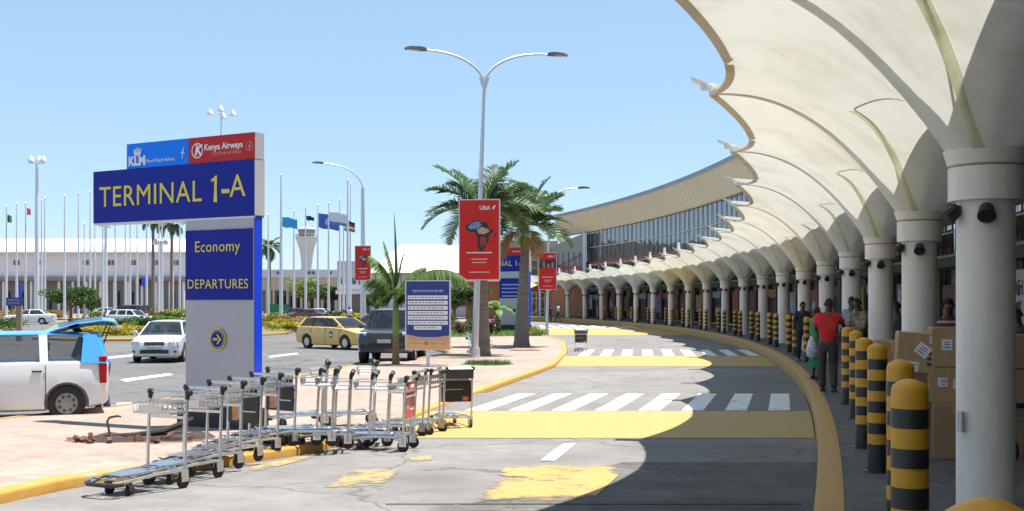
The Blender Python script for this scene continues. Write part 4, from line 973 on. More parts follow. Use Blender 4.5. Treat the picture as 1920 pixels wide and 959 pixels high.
def car(pos, fwd, label, S, cat='car', name='parked_car', group=None, scale=1.0):
    """S: stations (y, z bottom, z top, half width), cabin pillars, colours"""
    rz = math.atan2(-fwd[0], fwd[1]); t = thing(name, label, cat, pos, rz, group)
    bc, rc = S['body'], S.get('roof', S['body'])
    st = S['st']; P_ = []
    for y, zb, zt, w_ in st:
        h = zt - zb; half = [(0, zb), (w_ * .86, zb), (w_ * .95, zb + .04), (w_ * .985, zb + h * .28), (w_, zb + h * .55), (w_ * .985, zb + h * .80), (w_ * .955, zt - .025), (w_ * .90, zt), (w_ * .5, zt + S.get('crown', .025)), (0, zt + S.get('crown', .025) * 1.3)]
        P_.append([(x, y, z) for x, z in half] + [(-x, y, z) for x, z in half[-2:0:-1]])
    lo = MB(); lo.grid(P_, close=True); n = len(P_[0]); lo.add(P_[0], [tuple(range(n))]); lo.add(P_[-1], [tuple(range(n - 1, -1, -1))])
    body = lo.build('body', bc, None)
    bm = bmesh.new(); bm.from_mesh(body.data); bmesh.ops.remove_doubles(bm, verts=bm.verts, dist=1e-4); bmesh.ops.recalc_face_normals(bm, faces=bm.faces); bm.to_mesh(body.data); bm.free()
    r, tw = S['wr'], S.get('tw', .19); hw_ = max(s_[3] for s_ in st); cut = MB()
    for y in S['axles']:
        for sx in (-1, 1):
            cut.lathe([(0, -.16), (r * 1.17, -.16), (r * 1.17, .3), (0, .3)] if sx > 0 else [(0, .16), (r * 1.17, .16), (r * 1.17, -.3), (0, -.3)], (sx * (hw_ - .12), y, r * 1.02), 28, axis='X')
    co = cut.build('cutter', SHUT); bmq = bmesh.new(); bmq.from_mesh(co.data); bmesh.ops.remove_doubles(bmq, verts=bmq.verts, dist=1e-4); bmesh.ops.recalc_face_normals(bmq, faces=bmq.faces); bmq.to_mesh(co.data); bmq.free()
    md = body.modifiers.new('b', 'BOOLEAN'); md.object = co; md.operation = 'DIFFERENCE'; md.solver = 'EXACT'
    me = eval_mesh(body); bpy.data.objects.remove(co, do_unlink=True)
    me.name = 'body'
    if not me.materials: me.materials.append(bc)
    me.polygons.foreach_set('use_smooth', [True] * len(me.polygons)); me.set_sharp_from_angle(angle=R_(32))
    body = link('body', me, t)
    # cabin: belt points (y, half width, z) and roof points per pillar
    pil = S['pil']                                   # list of (y belt, z belt, y roof, thickness)
    wb, wr, zr = S['wb'], S['wr2'], S['zr']
    ro = MB(); ys0, ys1 = pil[0][2], pil[-1][2]; P_ = []
    for i in range(9):
        q = i / 8; y = ys0 + (ys1 - ys0) * q; dz = -.05 * (2 * q - 1) ** 4
        P_.append([(x * wr, y, zr + dz - (.045 * abs(x) ** 3)) for x in (-1, -.9, -.6, 0, .6, .9, 1)] + [(x * wr, y, zr + dz - .05 - .02 * abs(x)) for x in (1, .6, 0, -.6, -1)])
    ro.grid(P_, close=True); n = len(P_[0]); ro.add(P_[0], [tuple(range(n))]); ro.add(P_[-1], [tuple(range(n - 1, -1, -1))])
    roof = ro.build('roof', rc, body, smooth=True, ang=60)
    for i, (yb, zb, yr, th) in enumerate(pil):
        pm = bc if S.get('pilbody') and 0 < i < len(pil) - 1 else rc
        for s in (-1, 1):
            p = MB(); a, b = Vector((s * wb, yb, zb - .03)), Vector((s * wr, yr, zr - .05)); d = Vector((0, th / 2, 0)); e = Vector((-s * .05, 0, 0))
            p.add([a - d, a + d, b + d, b - d, a - d + e, a + d + e, b + d + e, b - d + e], [(0, 1, 2, 3), (7, 6, 5, 4), (0, 4, 5, 1), (1, 5, 6, 2), (2, 6, 7, 3), (3, 7, 4, 0)]); p.build('pillar', pm if not (S.get('blackpil') and 0 < i < len(pil) - 1) else BLACK, body)
    gm = S.get('glass', CARG)
    for i in range(len(pil) - 1):
        (y0, z0, r0, t0), (y1, z1, r1, t1) = pil[i], pil[i + 1]
        for s in (-1, 1):
            g = MB(); x = s * .012
            v = [Vector((s * wb - x, y0 - t0 * .2, z0 - .03)), Vector((s * wb - x, y1 + t1 * .2, z1 - .03)), Vector((s * wr - x, r1 + t1 * .2, zr - .055)), Vector((s * wr - x, r0 - t0 * .2, zr - .055))]
            if i == len(pil) - 2 and S.get('qround'): v = [v[0], v[1] * .93 + v[2] * .07, v[1] * .1 + v[2] * .9, v[2] * .8 + v[3] * .2 - Vector((0, 0, 0)), v[3]]
            g.add(v, [tuple(range(len(v)))]); wd = g.build('window', gm, body)
    for y0, z0, y1, nm in ((pil[0][0] + .05, pil[0][1] - .01, pil[0][2] + .03, 'windscreen'), (pil[-1][0] - .03, pil[-1][1], pil[-1][2] - .02, 'rear_window')):
        if nm == 'rear_window' and S.get('open'): continue
        g = MB(); rows = []
        for q in (0, .33, .66, 1):
            y = y0 + (y1 - y0) * q; z = z0 + (zr - .05 - z0) * q; w_ = (wb - .06) + (wr - .04 - wb + .06) * q; bul = .07 * (1 if nm == 'windscreen' else -1)
            rows.append([(x * w_, y + bul * (1 - x * x), z) for x in (-1, -.5, 0, .5, 1)])
        g.grid(rows); g.build(nm, CARG, body, smooth=True)
    # interior seats
    for x, y in S.get('seats', []):
        q = MB(); q.bbox((x, y, zr - .62), (.46, .12, .5), .04); q.bbox((x, y - .02, zr - .27), (.24, .09, .16), .03); q.build('seat', SEAT, t, smooth=False)
    for y in S['axles']:
        for s in (-1, 1): wheel(t, s * (hw_ - tw / 2 - .012), y, r, tw, S.get('steel', False))
    def bxp(name, c, d, m, parent=body, b=.012, rzz=0, mirror=True, label=None):
        for s in ((-1, 1) if mirror else (1,)):
            q = MB(); q.bbox((c[0] * s, c[1], c[2]), d, min(b, min(d) * .4), rzz * s); q.build(name, m, parent)
    yf, yrr = st[0][0], st[-1][0]
    for c, d, rzz in S['head']: bxp('headlight', c, d, HLT, rzz=rzz, b=.03)
    for c, d in S.get('tail', []): bxp('tail_light', c, d, TLT, b=.02)
    for c, d in S.get('grille', []): bxp('grille', c, d, DKST if S.get('gchrome') is None else CHROME, mirror=False)
    for c, d in S.get('intake', []): bxp('intake', c, d, BLACK, mirror=False)
    for c, d in S.get('fog', []): bxp('fog_lamp', c, d, BLACK)
    bxp('number_plate', S['plate'][0], (.46, .02, .11), PLATE, mirror=False, b=.004)
    if 'rplate' in S: bxp('number_plate', S['rplate'], (.46, .02, .11), PLATE, mirror=False, b=.004)
    ya, za = pil[0][0] - .12, pil[0][1] + .06
    for s in (-1, 1):
        q = MB(); q.lathe([(0, -.06), (.05, -.055), (.085, -.01), (.09, .03), (.07, .055), (0, .06)], (0, 0, 0), 12, axis='Y'); q.v = [(s * (wb + .12) + v[0] * 1.1, ya + v[1], za + v[2] * .75 + .02) for v in q.v]; q.tube([(s * wb * .98, ya, za - .03), (s * (wb + .06), ya, za)], .02, 6)
        q.build('wing_mirror', S.get('mirror', bc), body, smooth=True)
    for y in S['seams']:
        for s in (-1, 1):
            q = MB(); zb = st[len(st) // 2][1] + .12; zt = pil[1][1] - .04
            q.box((s * (hw_ * .995), y, (zb + zt) / 2), (.012, .012, zt - zb)); q.build('door_gap', SHUT, body)
    for y in S['handles']: bxp('door_handle', (hw_ + .002, y, pil[1][1] - .13), (.03, .16, .032), S.get('handle', bc), b=.01)
    return t
WHP = paint('white_car_paint', (.74, .75, .77), .0); SILVP = paint('pale_silver_car_paint', (.62, .64, .7), .25)
TAXI = paint('yellow_taxi_paint', (.66, .44, .12), .05); DARK = paint('dark_blue_car_paint', (.035, .045, .06), .4); BLU = paint('light_blue_car_roof', (.07, .36, .78), .05); OLV = paint('olive_car_paint', (.1, .095, .06), .3); MAR = paint('maroon_car_paint', (.16, .03, .03), .2)
def wagon(**k):
    S = dict(st=[(2.26, .36, .62, .60), (2.22, .26, .70, .74), (2.05, .22, .78, .82), (1.6, .20, .88, .86), (1.0, .19, .96, .87), (.3, .18, .99, .875), (-1.2, .18, 1.0, .875), (-1.9, .22, 1.0, .86), (-2.2, .28, .98, .80), (-2.27, .36, .94, .74)],
             pil=[(1.12, .96, .42, .09), (.0, .98, -.05, .09), (-1.02, .99, -1.0, .10), (-2.05, 1.0, -1.82, .26)], wb=.80, wr2=.60, zr=1.49, axles=(1.35, -1.33), wr=.315, seams=(1.0, .0, -1.0), handles=(.12 - .28, -1.15 + .28), seats=[(-.37, -.1), (.37, -.1), (0, -1.0)],
             head=[((.62, 2.12, .70), (.36, .2, .15), -.35)], grille=[((0, 2.25, .66), (.72, .05, .10))], intake=[((0, 2.262, .42), (.9, .05, .12))], fog=[((.66, 2.2, .40), (.14, .08, .08))], plate=[(0, 2.30, .52)], tail=[((.74, -2.2, .86), (.16, .12, .3))], rplate=(0, -2.3, .7), body=TAXI)
    S.update(k); return S
def sedan(**k):
    S = dict(st=[(2.30, .36, .60, .58), (2.26, .25, .70, .72), (2.1, .21, .78, .80), (1.6, .19, .88, .85), (1.0, .18, .94, .86), (.2, .18, .97, .865), (-1.2, .18, .98, .865), (-1.75, .2, 1.0, .85), (-2.15, .26, .98, .80), (-2.27, .36, .92, .74)],
             pil=[(1.14, .95, .36, .08), (-.05, .97, -.1, .09), (-1.62, .99, -1.02, .16)], wb=.785, wr2=.57, zr=1.45, axles=(1.38, -1.25), wr=.315, seams=(1.02, -.05, -1.05), handles=(-.2, -1.0), seats=[(-.36, -.1), (.36, -.1), (0, -1.0)],
             head=[((.62, 2.17, .70), (.34, .2, .15), -.4)], grille=[((0, 2.30, .675), (.66, .05, .12))], intake=[((0, 2.31, .40), (.95, .05, .13))], fog=[((.66, 2.24, .40), (.15, .08, .07))], plate=[(0, 2.345, .53)], tail=[((.68, -2.2, .82), (.24, .12, .16))], rplate=(0, -2.29, .62), body=WHP)
    S.update(k); return S
def suv(**k):
    S = dict(st=[(2.42, .52, .92, .76), (2.38, .42, 1.04, .86), (2.2, .38, 1.10, .93), (1.5, .36, 1.15, .96), (.9, .35, 1.17, .965), (-1.4, .35, 1.18, .965), (-2.1, .40, 1.17, .95), (-2.38, .5, 1.12, .9)],
             pil=[(.95, 1.16, .45, .10), (-.05, 1.17, -.08, .10), (-1.05, 1.18, -1.05, .10), (-2.2, 1.18, -2.0, .2)], wb=.90, wr2=.74, zr=1.86, axles=(1.45, -1.40), wr=.39, tw=.26, seams=(.9, -.05, -1.05), handles=(-.22, -1.2), seats=[(-.4, -.1), (.4, -.1), (0, -1.0)],
             head=[((.74, 2.28, .98), (.34, .2, .2), -.25)], grille=[((0, 2.42, .97), (.95, .06, .2))], intake=[((0, 2.43, .62), (1.1, .06, .16))], fog=[((.74, 2.39, .62), (.2, .06, .12))], plate=[(0, 2.475, .78)], tail=[((.86, -2.3, 1.0), (.14, .12, .4))], body=DARK, blackpil=True)
    S.update(k); return S
def gz(px, py): g = G(px, py); return g
# white sedan coming towards the camera
p = G(296, 680); fwd = Vector((.10, -1, 0)).normalized(); p = p - fwd * 1.7 + Vector((0, 0, 0)); p.z = zl(p.y)
car(p, fwd, 'white sedan on the outer road facing the camera, partly behind the terminal sign', sedan(body=SILVP, blackpil=True))
# taxi
fr_, re_ = G(643, 657), G(571, 653.5); fw = Vector((.74, -.67, 0)); c = G(612, 655); nrm = Vector((fw.y, -fw.x, 0))
c = c - nrm * .78 * 1; c = c if c.y > 40 else c
tx = car((c.x, c.y, zl(c.y)), fw, 'yellow estate taxi with a round door emblem turning on the outer road', wagon(blackpil=True, zr=1.46, pil=[(1.20, .95, .22, .09), (.0, .97, -.15, .09), (-1.02, .99, -1.05, .10), (-2.05, 1.0, -1.7, .22)]), name='taxi', cat='taxi')
for s in (-1, 1):
    e = MB(); e.lathe([(.0, 0), (.15, 0), (.15, .004), (0, .004)], (s * .868, .42, .66), 20, axis='X'); eo = e.build('door_emblem', mat('emblem_black', (.03, .025, .02), .5), tx)
    e = MB(); e.lathe([(.0, 0), (.075, 0), (.075, .006), (0, .006)], (s * .869 + (.003 if s > 0 else -.003), .42, .66), 16, axis='X'); e.build('emblem_centre', mat('emblem_pale', (.6, .55, .45), .5), eo)
# dark off-roader
p = G(728, 684); fw = Vector((-.03, -1, 0)).normalized(); p = p - fw * 2.3 + Vector((-.12, 0, 0)); p.z = zl(p.y)
car(p, fw, 'dark off-roader with front facing the camera behind the young palm', suv(), cat='car')
# olive car beyond
p = G(724, 640); car((p.x, p.y + 1, zl(p.y)), (.93, -.36), 'dark olive car between the taxi and the off-roader', sedan(body=OLV))
# probox: white estate with light blue roof and the tailgate up
pr = G(125, 790); fw = Vector((-.93, -.37, 0)).normalized(); nrm = Vector((-fw.y, fw.x, 0))
S = wagon(st=[(2.26, .36, .62, .60), (2.22, .26, .70, .74), (2.05, .22, .78, .82), (1.6, .20, .88, .86), (1.0, .19, .96, .87), (.3, .18, .99, .875), (-1.2, .18, 1.0, .875), (-1.7, .22, 1.0, .865), (-1.93, .27, .99, .82), (-1.99, .34, .96, .77)], body=WHP, roof=BLU, pilbody=True, glass=CARGC, open=True, wr=.30, steel=True, zr=1.50, wr2=.68, pil=[(1.12, .96, .42, .09), (.05, .98, .0, .12), (-.98, .99, -.96, .13), (-1.86, 1.0, -1.72, .30)], handle=BLACK, tail=[((.815, -1.90, .86), (.06, .13, .46))], rplate=(0, -2.01, .7), wb=.82, head=wagon()['head'])
cen = pr + fw * 1.33 + Vector((-fw.y, fw.x, 0)) * 0
side = Vector((0, 1, 0)) - fw * fw.y; side.normalize(); cen = cen + side * .80
pb = car((cen.x, cen.y, zl(cen.y)), fw, 'white estate car with light blue roof and raised tailgate at the left edge', S, name='estate_car')
# blue lower cab band and D-pillar
for s in (-1, 1):
    q = MB(); q.add([(s * .85, -1.55, .975), (s * .85, -1.96, .96), (s * .80, -1.98, 1.05), (s * .71, -1.80, 1.44), (s * .71, -1.60, 1.45)], [(0, 1, 2, 3, 4)]); q.build('rear_corner', BLU, pb)
tg = MB(); rows = []
for i, (y, z, w_) in enumerate([(-1.0, 1.50, .56), (-1.15, 1.58, .64), (-1.5, 1.68, .69), (-1.9, 1.73, .70), (-2.12, 1.70, .66), (-2.18, 1.62, .6)]): rows.append([(x * w_, y, z - .05 * abs(x) ** 3) for x in (-1, -.9, 0, .9, 1)])
tg.grid(rows); tg.grid([[(x, y, z - .07) for x, y, z in r] for r in rows]); tgo = tg.build('tailgate', BLU, pb, smooth=True)
g = MB(); g.grid([[(x * w_, y, z + .012) for x in (-.86, 0, .86)] for y, z, w_ in [(-1.2, 1.60, .66), (-1.55, 1.69, .69), (-1.92, 1.735, .70)]]); g.build('rear_window', CARG, tgo, smooth=True)
sm = MB()
for s in (-1, 1): sm.tube([(s * .66, -1.86, 1.12), (s * .62, -2.05, 1.66)], .012, 6)
sm.build('gas_strut', BLACK, tgo)
# cars beyond the beds
d = 112.0
car((D(57, d), d, zl(d)), (-.98, -.15), 'white saloon seen from the side far left behind the small blue sign', sedan())
car((D(246, 104), 104, zl(104)), (.9, -.3), 'white estate with its tailgate up beyond the flower bed', wagon(body=WHP, open=True), )
d = 128.0; car((D(238, d), d, zl(d)), (-.97, .2), 'dark maroon van parked behind the white estate beyond the bed', suv(body=MAR))
for px, d, fw, bd, l in ((560, 140, (.95, .2), DARK, 'dark saloon parked by the green hoarding under the flags'), (576, 122, (-.9, .3), MAR, 'maroon saloon parked below the control tower'), (603, 132, (.9, -.3), WHP, 'white saloon among the flagpoles below the large blue flag'), (205, 150, (1, .1), SILVP, 'pale saloon parked in front of the far white building')):
    car((D(px, d), d, zl(d)), fw, l, sedan(body=bd))
# ================================================================ people
SKIN = mat('dark_skin', (.075, .04, .026), .5, var=.1); HAIR = mat('black_hair', (.012, .011, .01), .8, bump=.4)
def skin_mesh(chains, root, sub=1):
    """chains: list of lists of (co, radius); vertices at the same place are shared"""
    bm = bmesh.new(); lay = bm.verts.layers.skin.verify(); idx = {}
    def vert(c, r):
        k = tuple(round(q, 4) for q in c)
        if k not in idx:
            v = bm.verts.new(c); rr = r if isinstance(r, tuple) else (r, r); v[lay].radius = rr; idx[k] = v
            if k == tuple(round(q, 4) for q in root): v[lay].use_root = True
        return idx[k]
    for ch in chains:
        pv = None
        for c, r in ch:
            v = vert(c, r)
            if pv is not None and pv is not v:
                try: bm.edges.new((pv, v))
                except ValueError: pass
            pv = v
    me = bpy.data.meshes.new('figure'); bm.to_mesh(me); bm.free()
    o = bpy.data.objects.new('figure', me); COL.objects.link(o)
    o.modifiers.new('s', 'SKIN').use_smooth_shade = True
    m = o.modifiers.new('u', 'SUBSURF'); m.levels = sub; m.render_levels = sub
    r = eval_mesh(o); r.polygons.foreach_set('use_smooth', [True] * len(r.polygons)); return r
def hand(wr, d, out, n=4, curl=.5):
    """palm, four unequal bent fingers and a thumb leaving the side of the palm"""
    d = Vector(d).normalized(); s = Vector(out) - d * d.dot(Vector(out)); s = s.normalized() if s.length > 1e-4 else d.orthogonal().normalized(); nn = d.cross(s)
    palm = wr + d * .055; ch = [[(wr, .026), (palm, (.036, .016))]]
    for i, L in enumerate((.075, .085, .08, .062)):
        b = palm + s * (.027 - .018 * i) + d * .022; k = b + d * L * .55; tip = k + (d * (1 - curl) + nn * curl).normalized() * L * .5
        ch.append([(palm, (.036, .016)), (b, .0095), (k, .0085), (tip, .007)])
    tb = wr + d * .03 + s * .03; ch.append([(palm, (.036, .016)), (tb, .012), (tb + (d * .6 + s * .55).normalized() * .035, .0105), (tb + (d * .95 + s * .2).normalized() * .065, .008)])
    return ch
def person(pos, facing, H, label, top, bottom, pose={}, shirt_long=False, skirt=False, extra=None, bald=False):
    rz = math.atan2(-facing[0], facing[1]); t = thing('person', label, 'person', pos, rz); k = H / 1.75
    V = lambda x, y, z: Vector((x, y, z)) * k
    lean = pose.get('lean', 0)
    hipz = .92; L = lambda x, y, z: V(x, y + lean * max(0, z - hipz), z)
    pel, waist, chest, neck = L(0, 0, .96), L(0, .0, 1.10), L(0, .01, 1.32), L(0, .0, 1.47)
    hd = L(*pose.get('head', (0, .03, 0))) if False else L(pose.get('hx', 0), .02 + pose.get('hy', 0), 1.55); hd2 = L(pose.get('hx', 0), .03 + pose.get('hy', 0), 1.635); hd3 = L(pose.get('hx', 0), .02 + pose.get('hy', 0), 1.70)
    sh = {s: L(s * .185, 0, 1.40) for s in (-1, 1)}
    el = {-1: L(*pose.get('elL', (-.25, .02, 1.12))), 1: L(*pose.get('elR', (.25, .02, 1.12)))}
    wr = {-1: L(*pose.get('wrL', (-.26, .10, .88))), 1: L(*pose.get('wrR', (.26, .10, .88)))}
    hip = {s: V(s * .095, 0, .90) for s in (-1, 1)}
    kn = {-1: V(*pose.get('knL', (-.11, .03, .49))), 1: V(*pose.get('knR', (.11, .03, .49)))}
    an = {-1: V(*pose.get('anL', (-.12, -.02, .085))), 1: V(*pose.get('anR', (.12, -.02, .085)))}
    r = lambda q: q * k
    rt = lambda a, b: (a * k, b * k)
    ch = [[(pel, rt(.135, .10)), (waist, rt(.125, .095)), (chest, rt(.15, .105)), (neck, r(.058)), (hd, r(.068)), (hd2, rt(.078, .095)), (hd3, r(.06))]]
    for s in (-1, 1):
        ch.append([(chest, rt(.15, .105)), (sh[s], r(.062)), ((sh[s] + el[s]) / 2, r(.05)), (el[s], r(.04)), ((el[s] + wr[s]) / 2, r(.037)), (wr[s], r(.026))])
        ch += [[(a * 1.0, b) for a, b in c] for c in hand(wr[s], wr[s] - el[s], (-s * .3, .8, .1))]
        ch.append([(pel, rt(.135, .10)), (hip[s], r(.092)), ((hip[s] + kn[s]) / 2, r(.078)), (kn[s], r(.056)), ((kn[s] + an[s]) / 2 + V(0, -.015, .03), r(.054)), (an[s], r(.038))])
        ch.append([(an[s], r(.038)), (an[s] + V(0, .07, -.045), rt(.042, .03)), (an[s] + V(0, .165, -.06), rt(.036, .02))])
    me = skin_mesh(ch, pel, 1); me.materials.clear(); me.materials.append(SKIN); link('body', me, t)
    # face
    fc = MB(); 
    for s in (-1, 1):
        e = hd2 + V(s * .033, .082, .0); fc.lathe([(0, -.009), (.009, -.004), (.0105, 0), (.009, .004), (0, .009)], e, 8)
    b_ = fc.build('eyes', mat('eye_white', (.5, .48, .45), .3), t)
    fc = MB(); fc.add([hd2 + V(-.016, .088, -.035), hd2 + V(.016, .088, -.035), hd2 + V(0, .118, -.030), hd2 + V(0, .088, .012)], [(0, 1, 2), (0, 2, 3), (1, 3, 2), (0, 3, 1)]); fc.build('nose', SKIN, t)
    fc = MB(); fc.box(hd2 + V(0, .089, -.062), Vector((.045, .012, .012)) * k); fc.build('mouth', mat('lips', (.1, .04, .035), .5), t)
    for s in (-1, 1): fc = MB(); fc.box(hd2 + V(s * .083, -.005, -.005), Vector((.018, .035, .055)) * k); fc.build('ear', SKIN, t)
    # hair cap
    hc = MB(); rows = []
    for i in range(6):
        q = i / 5 * 1.45; rows.append([hd2 + V(.084 * math.sin(q) * math.cos(p_), -.014 + .098 * math.sin(q) * math.sin(p_) - .012 * q, .03 + .088 * math.cos(q) - (.05 * q if math.sin(p_) < .2 else .0)) for p_ in (2 * math.pi * j / 16 for j in range(16))])
    hc.grid(rows, close=True); hc.build('hair', HAIR, t, smooth=True)
    # clothes follow the body, a little larger
    g = .016
    sc_ = [[(L(0, 0, .88), rt(.155 + g, .115 + g)), (waist, rt(.14 + g, .105 + g)), (chest, rt(.158 + g, .11 + g)), (L(0, 0, 1.44), r(.075))]]
    for s in (-1, 1):
        mid = sh[s] * .35 + el[s] * .65
        c = [(chest, rt(.158 + g, .11 + g)), (sh[s], r(.07 + g)), (mid, r(.056 + g))]
        if shirt_long: c += [(el[s], r(.046 + g)), (el[s] * .12 + wr[s] * .88, r(.034 + g))]
        sc_.append(c)
    me = skin_mesh(sc_, waist, 1); me.materials.clear(); me.materials.append(top); link('shirt', me, t)
    if skirt:
        mb = MB(); mb.grid([[V(rx * math.cos(a), ry * math.sin(a) + .01, z) for a in (2 * math.pi * j / 20 for j in range(20))] for z, rx, ry in ((.98, .15, .115), (.85, .19, .15), (.6, .21, .17), (.3, .23, .2))], close=True); mb.build('skirt', bottom, t, smooth=True)
    else:
        tr_ = [[(V(0, 0, 1.0), rt(.14 + g, .105 + g)), (V(0, 0, .93), rt(.142 + g, .11 + g))]]
        for s in (-1, 1): tr_.append([(V(0, 0, .93), rt(.142 + g, .11 + g)), (hip[s] - V(0, 0, .06), r(.095 + g)), ((hip[s] + kn[s]) / 2, r(.083 + g)), (kn[s], r(.064 + g)), ((kn[s] + an[s]) / 2, r(.06 + g)), (an[s] - V(0, 0, .02), r(.052 + g))])
        me = skin_mesh(tr_, V(0, 0, .93), 1); me.materials.clear(); me.materials.append(bottom); link('trousers', me, t)
    for s in (-1, 1):
        a = an[s]; mb = MB(); rows = []
        for q, wd, hh in ((-.075, .035, .05), (-.05, .045, .085), (.05, .05, .075), (.13, .05, .05), (.19, .035, .035), (.205, .01, .02)):
            rows.append([a + V(x * wd, q, -.085 + z * hh) for x, z in ((-1, 0), (1, 0), (1, .6), (.6, 1), (-.6, 1), (-1, .6))])
        mb.grid(rows, close=True); mb.add(rows[0], [tuple(range(6))]); mb.add(rows[-1], [tuple(range(5, -1, -1))]); mb.build('shoe', BLACK, t, smooth=True, ang=50)
    if extra: extra(t, V, wr, L)
    return t
cl = lambda n, c, **k: mat(n, c, .85, var=.12, scale=12, bump=.2, **k)
BRTR = cl('dark_brown_trousers', (.05, .042, .038)); NAVT = cl('navy_trousers', (.02, .022, .035)); REDS = cl('red_polo_shirt', (.55, .02, .025)); NAVS = cl('navy_shirt', (.025, .028, .045)); GRNS = cl('green_dress', (.02, .2, .06)); CAMO = mat('patterned_brown_jacket', (.2, .16, .1), .85, var=.8, scale=14); BLUS = cl('grey_blue_shirt', (.2, .25, .33)); WHS = cl('white_shirt', (.7, .7, .72)); JEAN = cl('blue_jeans', (.04, .07, .17))
# man in red, seen from behind, bending to the people by the column
p = W(1552, 735)
person(p, (.35, .94), 1.80, 'man in a bright red shirt and brown trousers seen from behind beside the bollards', REDS, BRTR, dict(elR=(.30, .16, 1.20), wrR=(.30, .40, 1.12), elL=(-.24, .16, 1.15), wrL=(-.10, .36, 1.10), knR=(.10, .05, .49), anL=(-.10, .06, .085), anR=(.12, -.10, .085), hx=.02))
p = W(1513, 682) + Vector((.25, 1.5, 0))
person(p, (.1, -1), 1.74, 'man in a dark navy shirt standing left of the man in red', NAVS, NAVT, dict(elL=(-.25, .05, 1.12), wrL=(-.2, .2, .95)), True)
def bag(t, V, wr, L):
    b = MB(); c = wr[-1] + V(0, .03, -.22); rows = []
    for z, q in ((.16, .3), (.12, .8), (0, 1), (-.12, 1), (-.15, .5)): rows.append([c + V(.13 * q * math.cos(a), .07 * q * math.sin(a), z) for a in (2 * math.pi * j / 12 for j in range(12))])
    b.grid(rows, close=True); o = b.build('carried_bag', mat('patterned_bag', (.5, .5, .6), .6, var=.7, scale=16), None, smooth=True)
    return o
gp = W(1531, 712); GP = person(gp, (.75, .2), 1.62, 'woman in a green dress between the navy-shirted man and the man in red', GRNS, GRNS, dict(elL=(-.24, .1, 1.15), wrL=(-.2, .3, 1.0), elR=(.22, .12, 1.15), wrR=(.12, .3, 1.1)), skirt=True)
# her bag is a thing of its own
b = MB(); bp_ = gp + Vector((-.16, -.22, .62))
b.grid([[Vector((.12 * q * math.cos(a), .08 * q * math.sin(a), z)) for a in (2 * math.pi * j / 12 for j in range(12))] for z, q in ((.36, .15), (.26, .6), (.1, 1), (-.08, 1), (-.13, .5))], close=True); bo = b.build('carrier_bag', mat('patterned_bag', (.5, .5, .62), .6, var=.7, scale=16), None, smooth=True); bo.location = bp_; tag(bo, 'pale patterned carrier bag hanging beside the woman in green', 'bag')
p = W(1612, 716); person(p, (-.8, -.3), 1.82, 'man in a patterned brown jacket facing the man in red by a column', CAMO, NAVT, dict(elL=(-.26, .10, 1.12), wrL=(-.15, .33, 1.08), elR=(.24, .12, 1.12), wrR=(.1, .34, 1.08), hy=.05), True)
p = W(1604, 704) + Vector((.1, .6, 0)); person(p, (-.7, -.6), 1.86, 'man in a grey blue shirt half hidden behind the patterned jacket', BLUS, NAVT, {}, True)
STRI = bpy.data.materials.new('striped_jersey'); STRI.use_nodes = True; n_ = STRI.node_tree; wv = n_.nodes.new('ShaderNodeTexWave'); wv.bands_direction = 'Z'; wv.inputs['Scale'].default_value = 3.2; tc_ = n_.nodes.new('ShaderNodeTexCoord'); n_.links.new(tc_.outputs['Object'], wv.inputs['Vector']); rp_ = n_.nodes.new('ShaderNodeValToRGB'); rp_.color_ramp.interpolation = 'CONSTANT'; rp_.color_ramp.elements[0].color = (.12, .015, .04, 1); rp_.color_ramp.elements[1].position = .72; rp_.color_ramp.elements[1].color = (.5, .45, .5, 1); n_.links.new(wv.outputs[0], rp_.inputs[0]); n_.links.new(rp_.outputs[0], n_.nodes['Principled BSDF'].inputs['Base Color'])
d = 17.5; person((D(1778, d), d, 0), (-.3, -1), 1.78, 'man with folded arms in a maroon striped jersey behind the cartons', STRI, NAVT, dict(elL=(-.27, .06, 1.13), wrL=(.08, .2, 1.16), elR=(.27, .06, 1.13), wrR=(-.08, .22, 1.13)), True)
for px, d, f, l, tp_, h in ((1682, 24, (-1, 0), 'man in dark clothes in the shade behind the second column', NAVS, 1.75), (1350, 72, (-.5, -1), 'man in a grey blue shirt standing under the far canopy', BLUS, 1.7), (1909, 19, (-1, -.3), 'person in dark clothes at the right edge under the advert board', NAVS, 1.62)):
    person((D(px, d), d, 0), f, h, l, tp_, NAVT, {}, True)
# walkers far off
d = 108.0; person((D(1047, d), d, -.1), (-1, -.1), 1.75, 'walker in a pale top striding along the kerb at the far end of the canopy', WHS, NAVT, dict(knL=(-.1, .22, .5), anL=(-.1, .32, .1), anR=(.1, -.3, .12), elR=(.25, .12, 1.13), wrR=(.2, .3, 1.1)))
d = 104.0; person((D(1031, d), d, -.1), (0, -1), 1.6, 'person in dark clothes standing at the far kerb behind the lamp post', NAVS, NAVT)
d = 100.0; person((D(655, d), d, zl(d)), (.6, .8), 1.78, 'man in a white shirt walking behind the taxi near the flagpoles', WHS, NAVT, dict(elR=(.28, .1, 1.15), wrR=(.3, .28, 1.0)))
d = 130.0; person((D(580, d), d, zl(d)), (0, -1), 1.7, 'person in a white shirt by the parked cars under the blue flag', WHS, NAVT)
# person loading the estate car: only the legs show past its rear
pf = Vector((-.93, -.37, 0)).normalized(); ps = side
pp = G(196, 774); person((pp.x, pp.y, zl(pp.y)), (pf.x, pf.y), 1.72, 'person in jeans bending into the back of the white estate car', NAVS, JEAN, dict(lean=.75, elL=(-.25, .3, 1.15), wrL=(-.2, .5, 1.0), elR=(.25, .3, 1.15), wrR=(.2, .5, 1.0), anL=(-.14, -.05, .085), anR=(.14, .12, .085)), True)
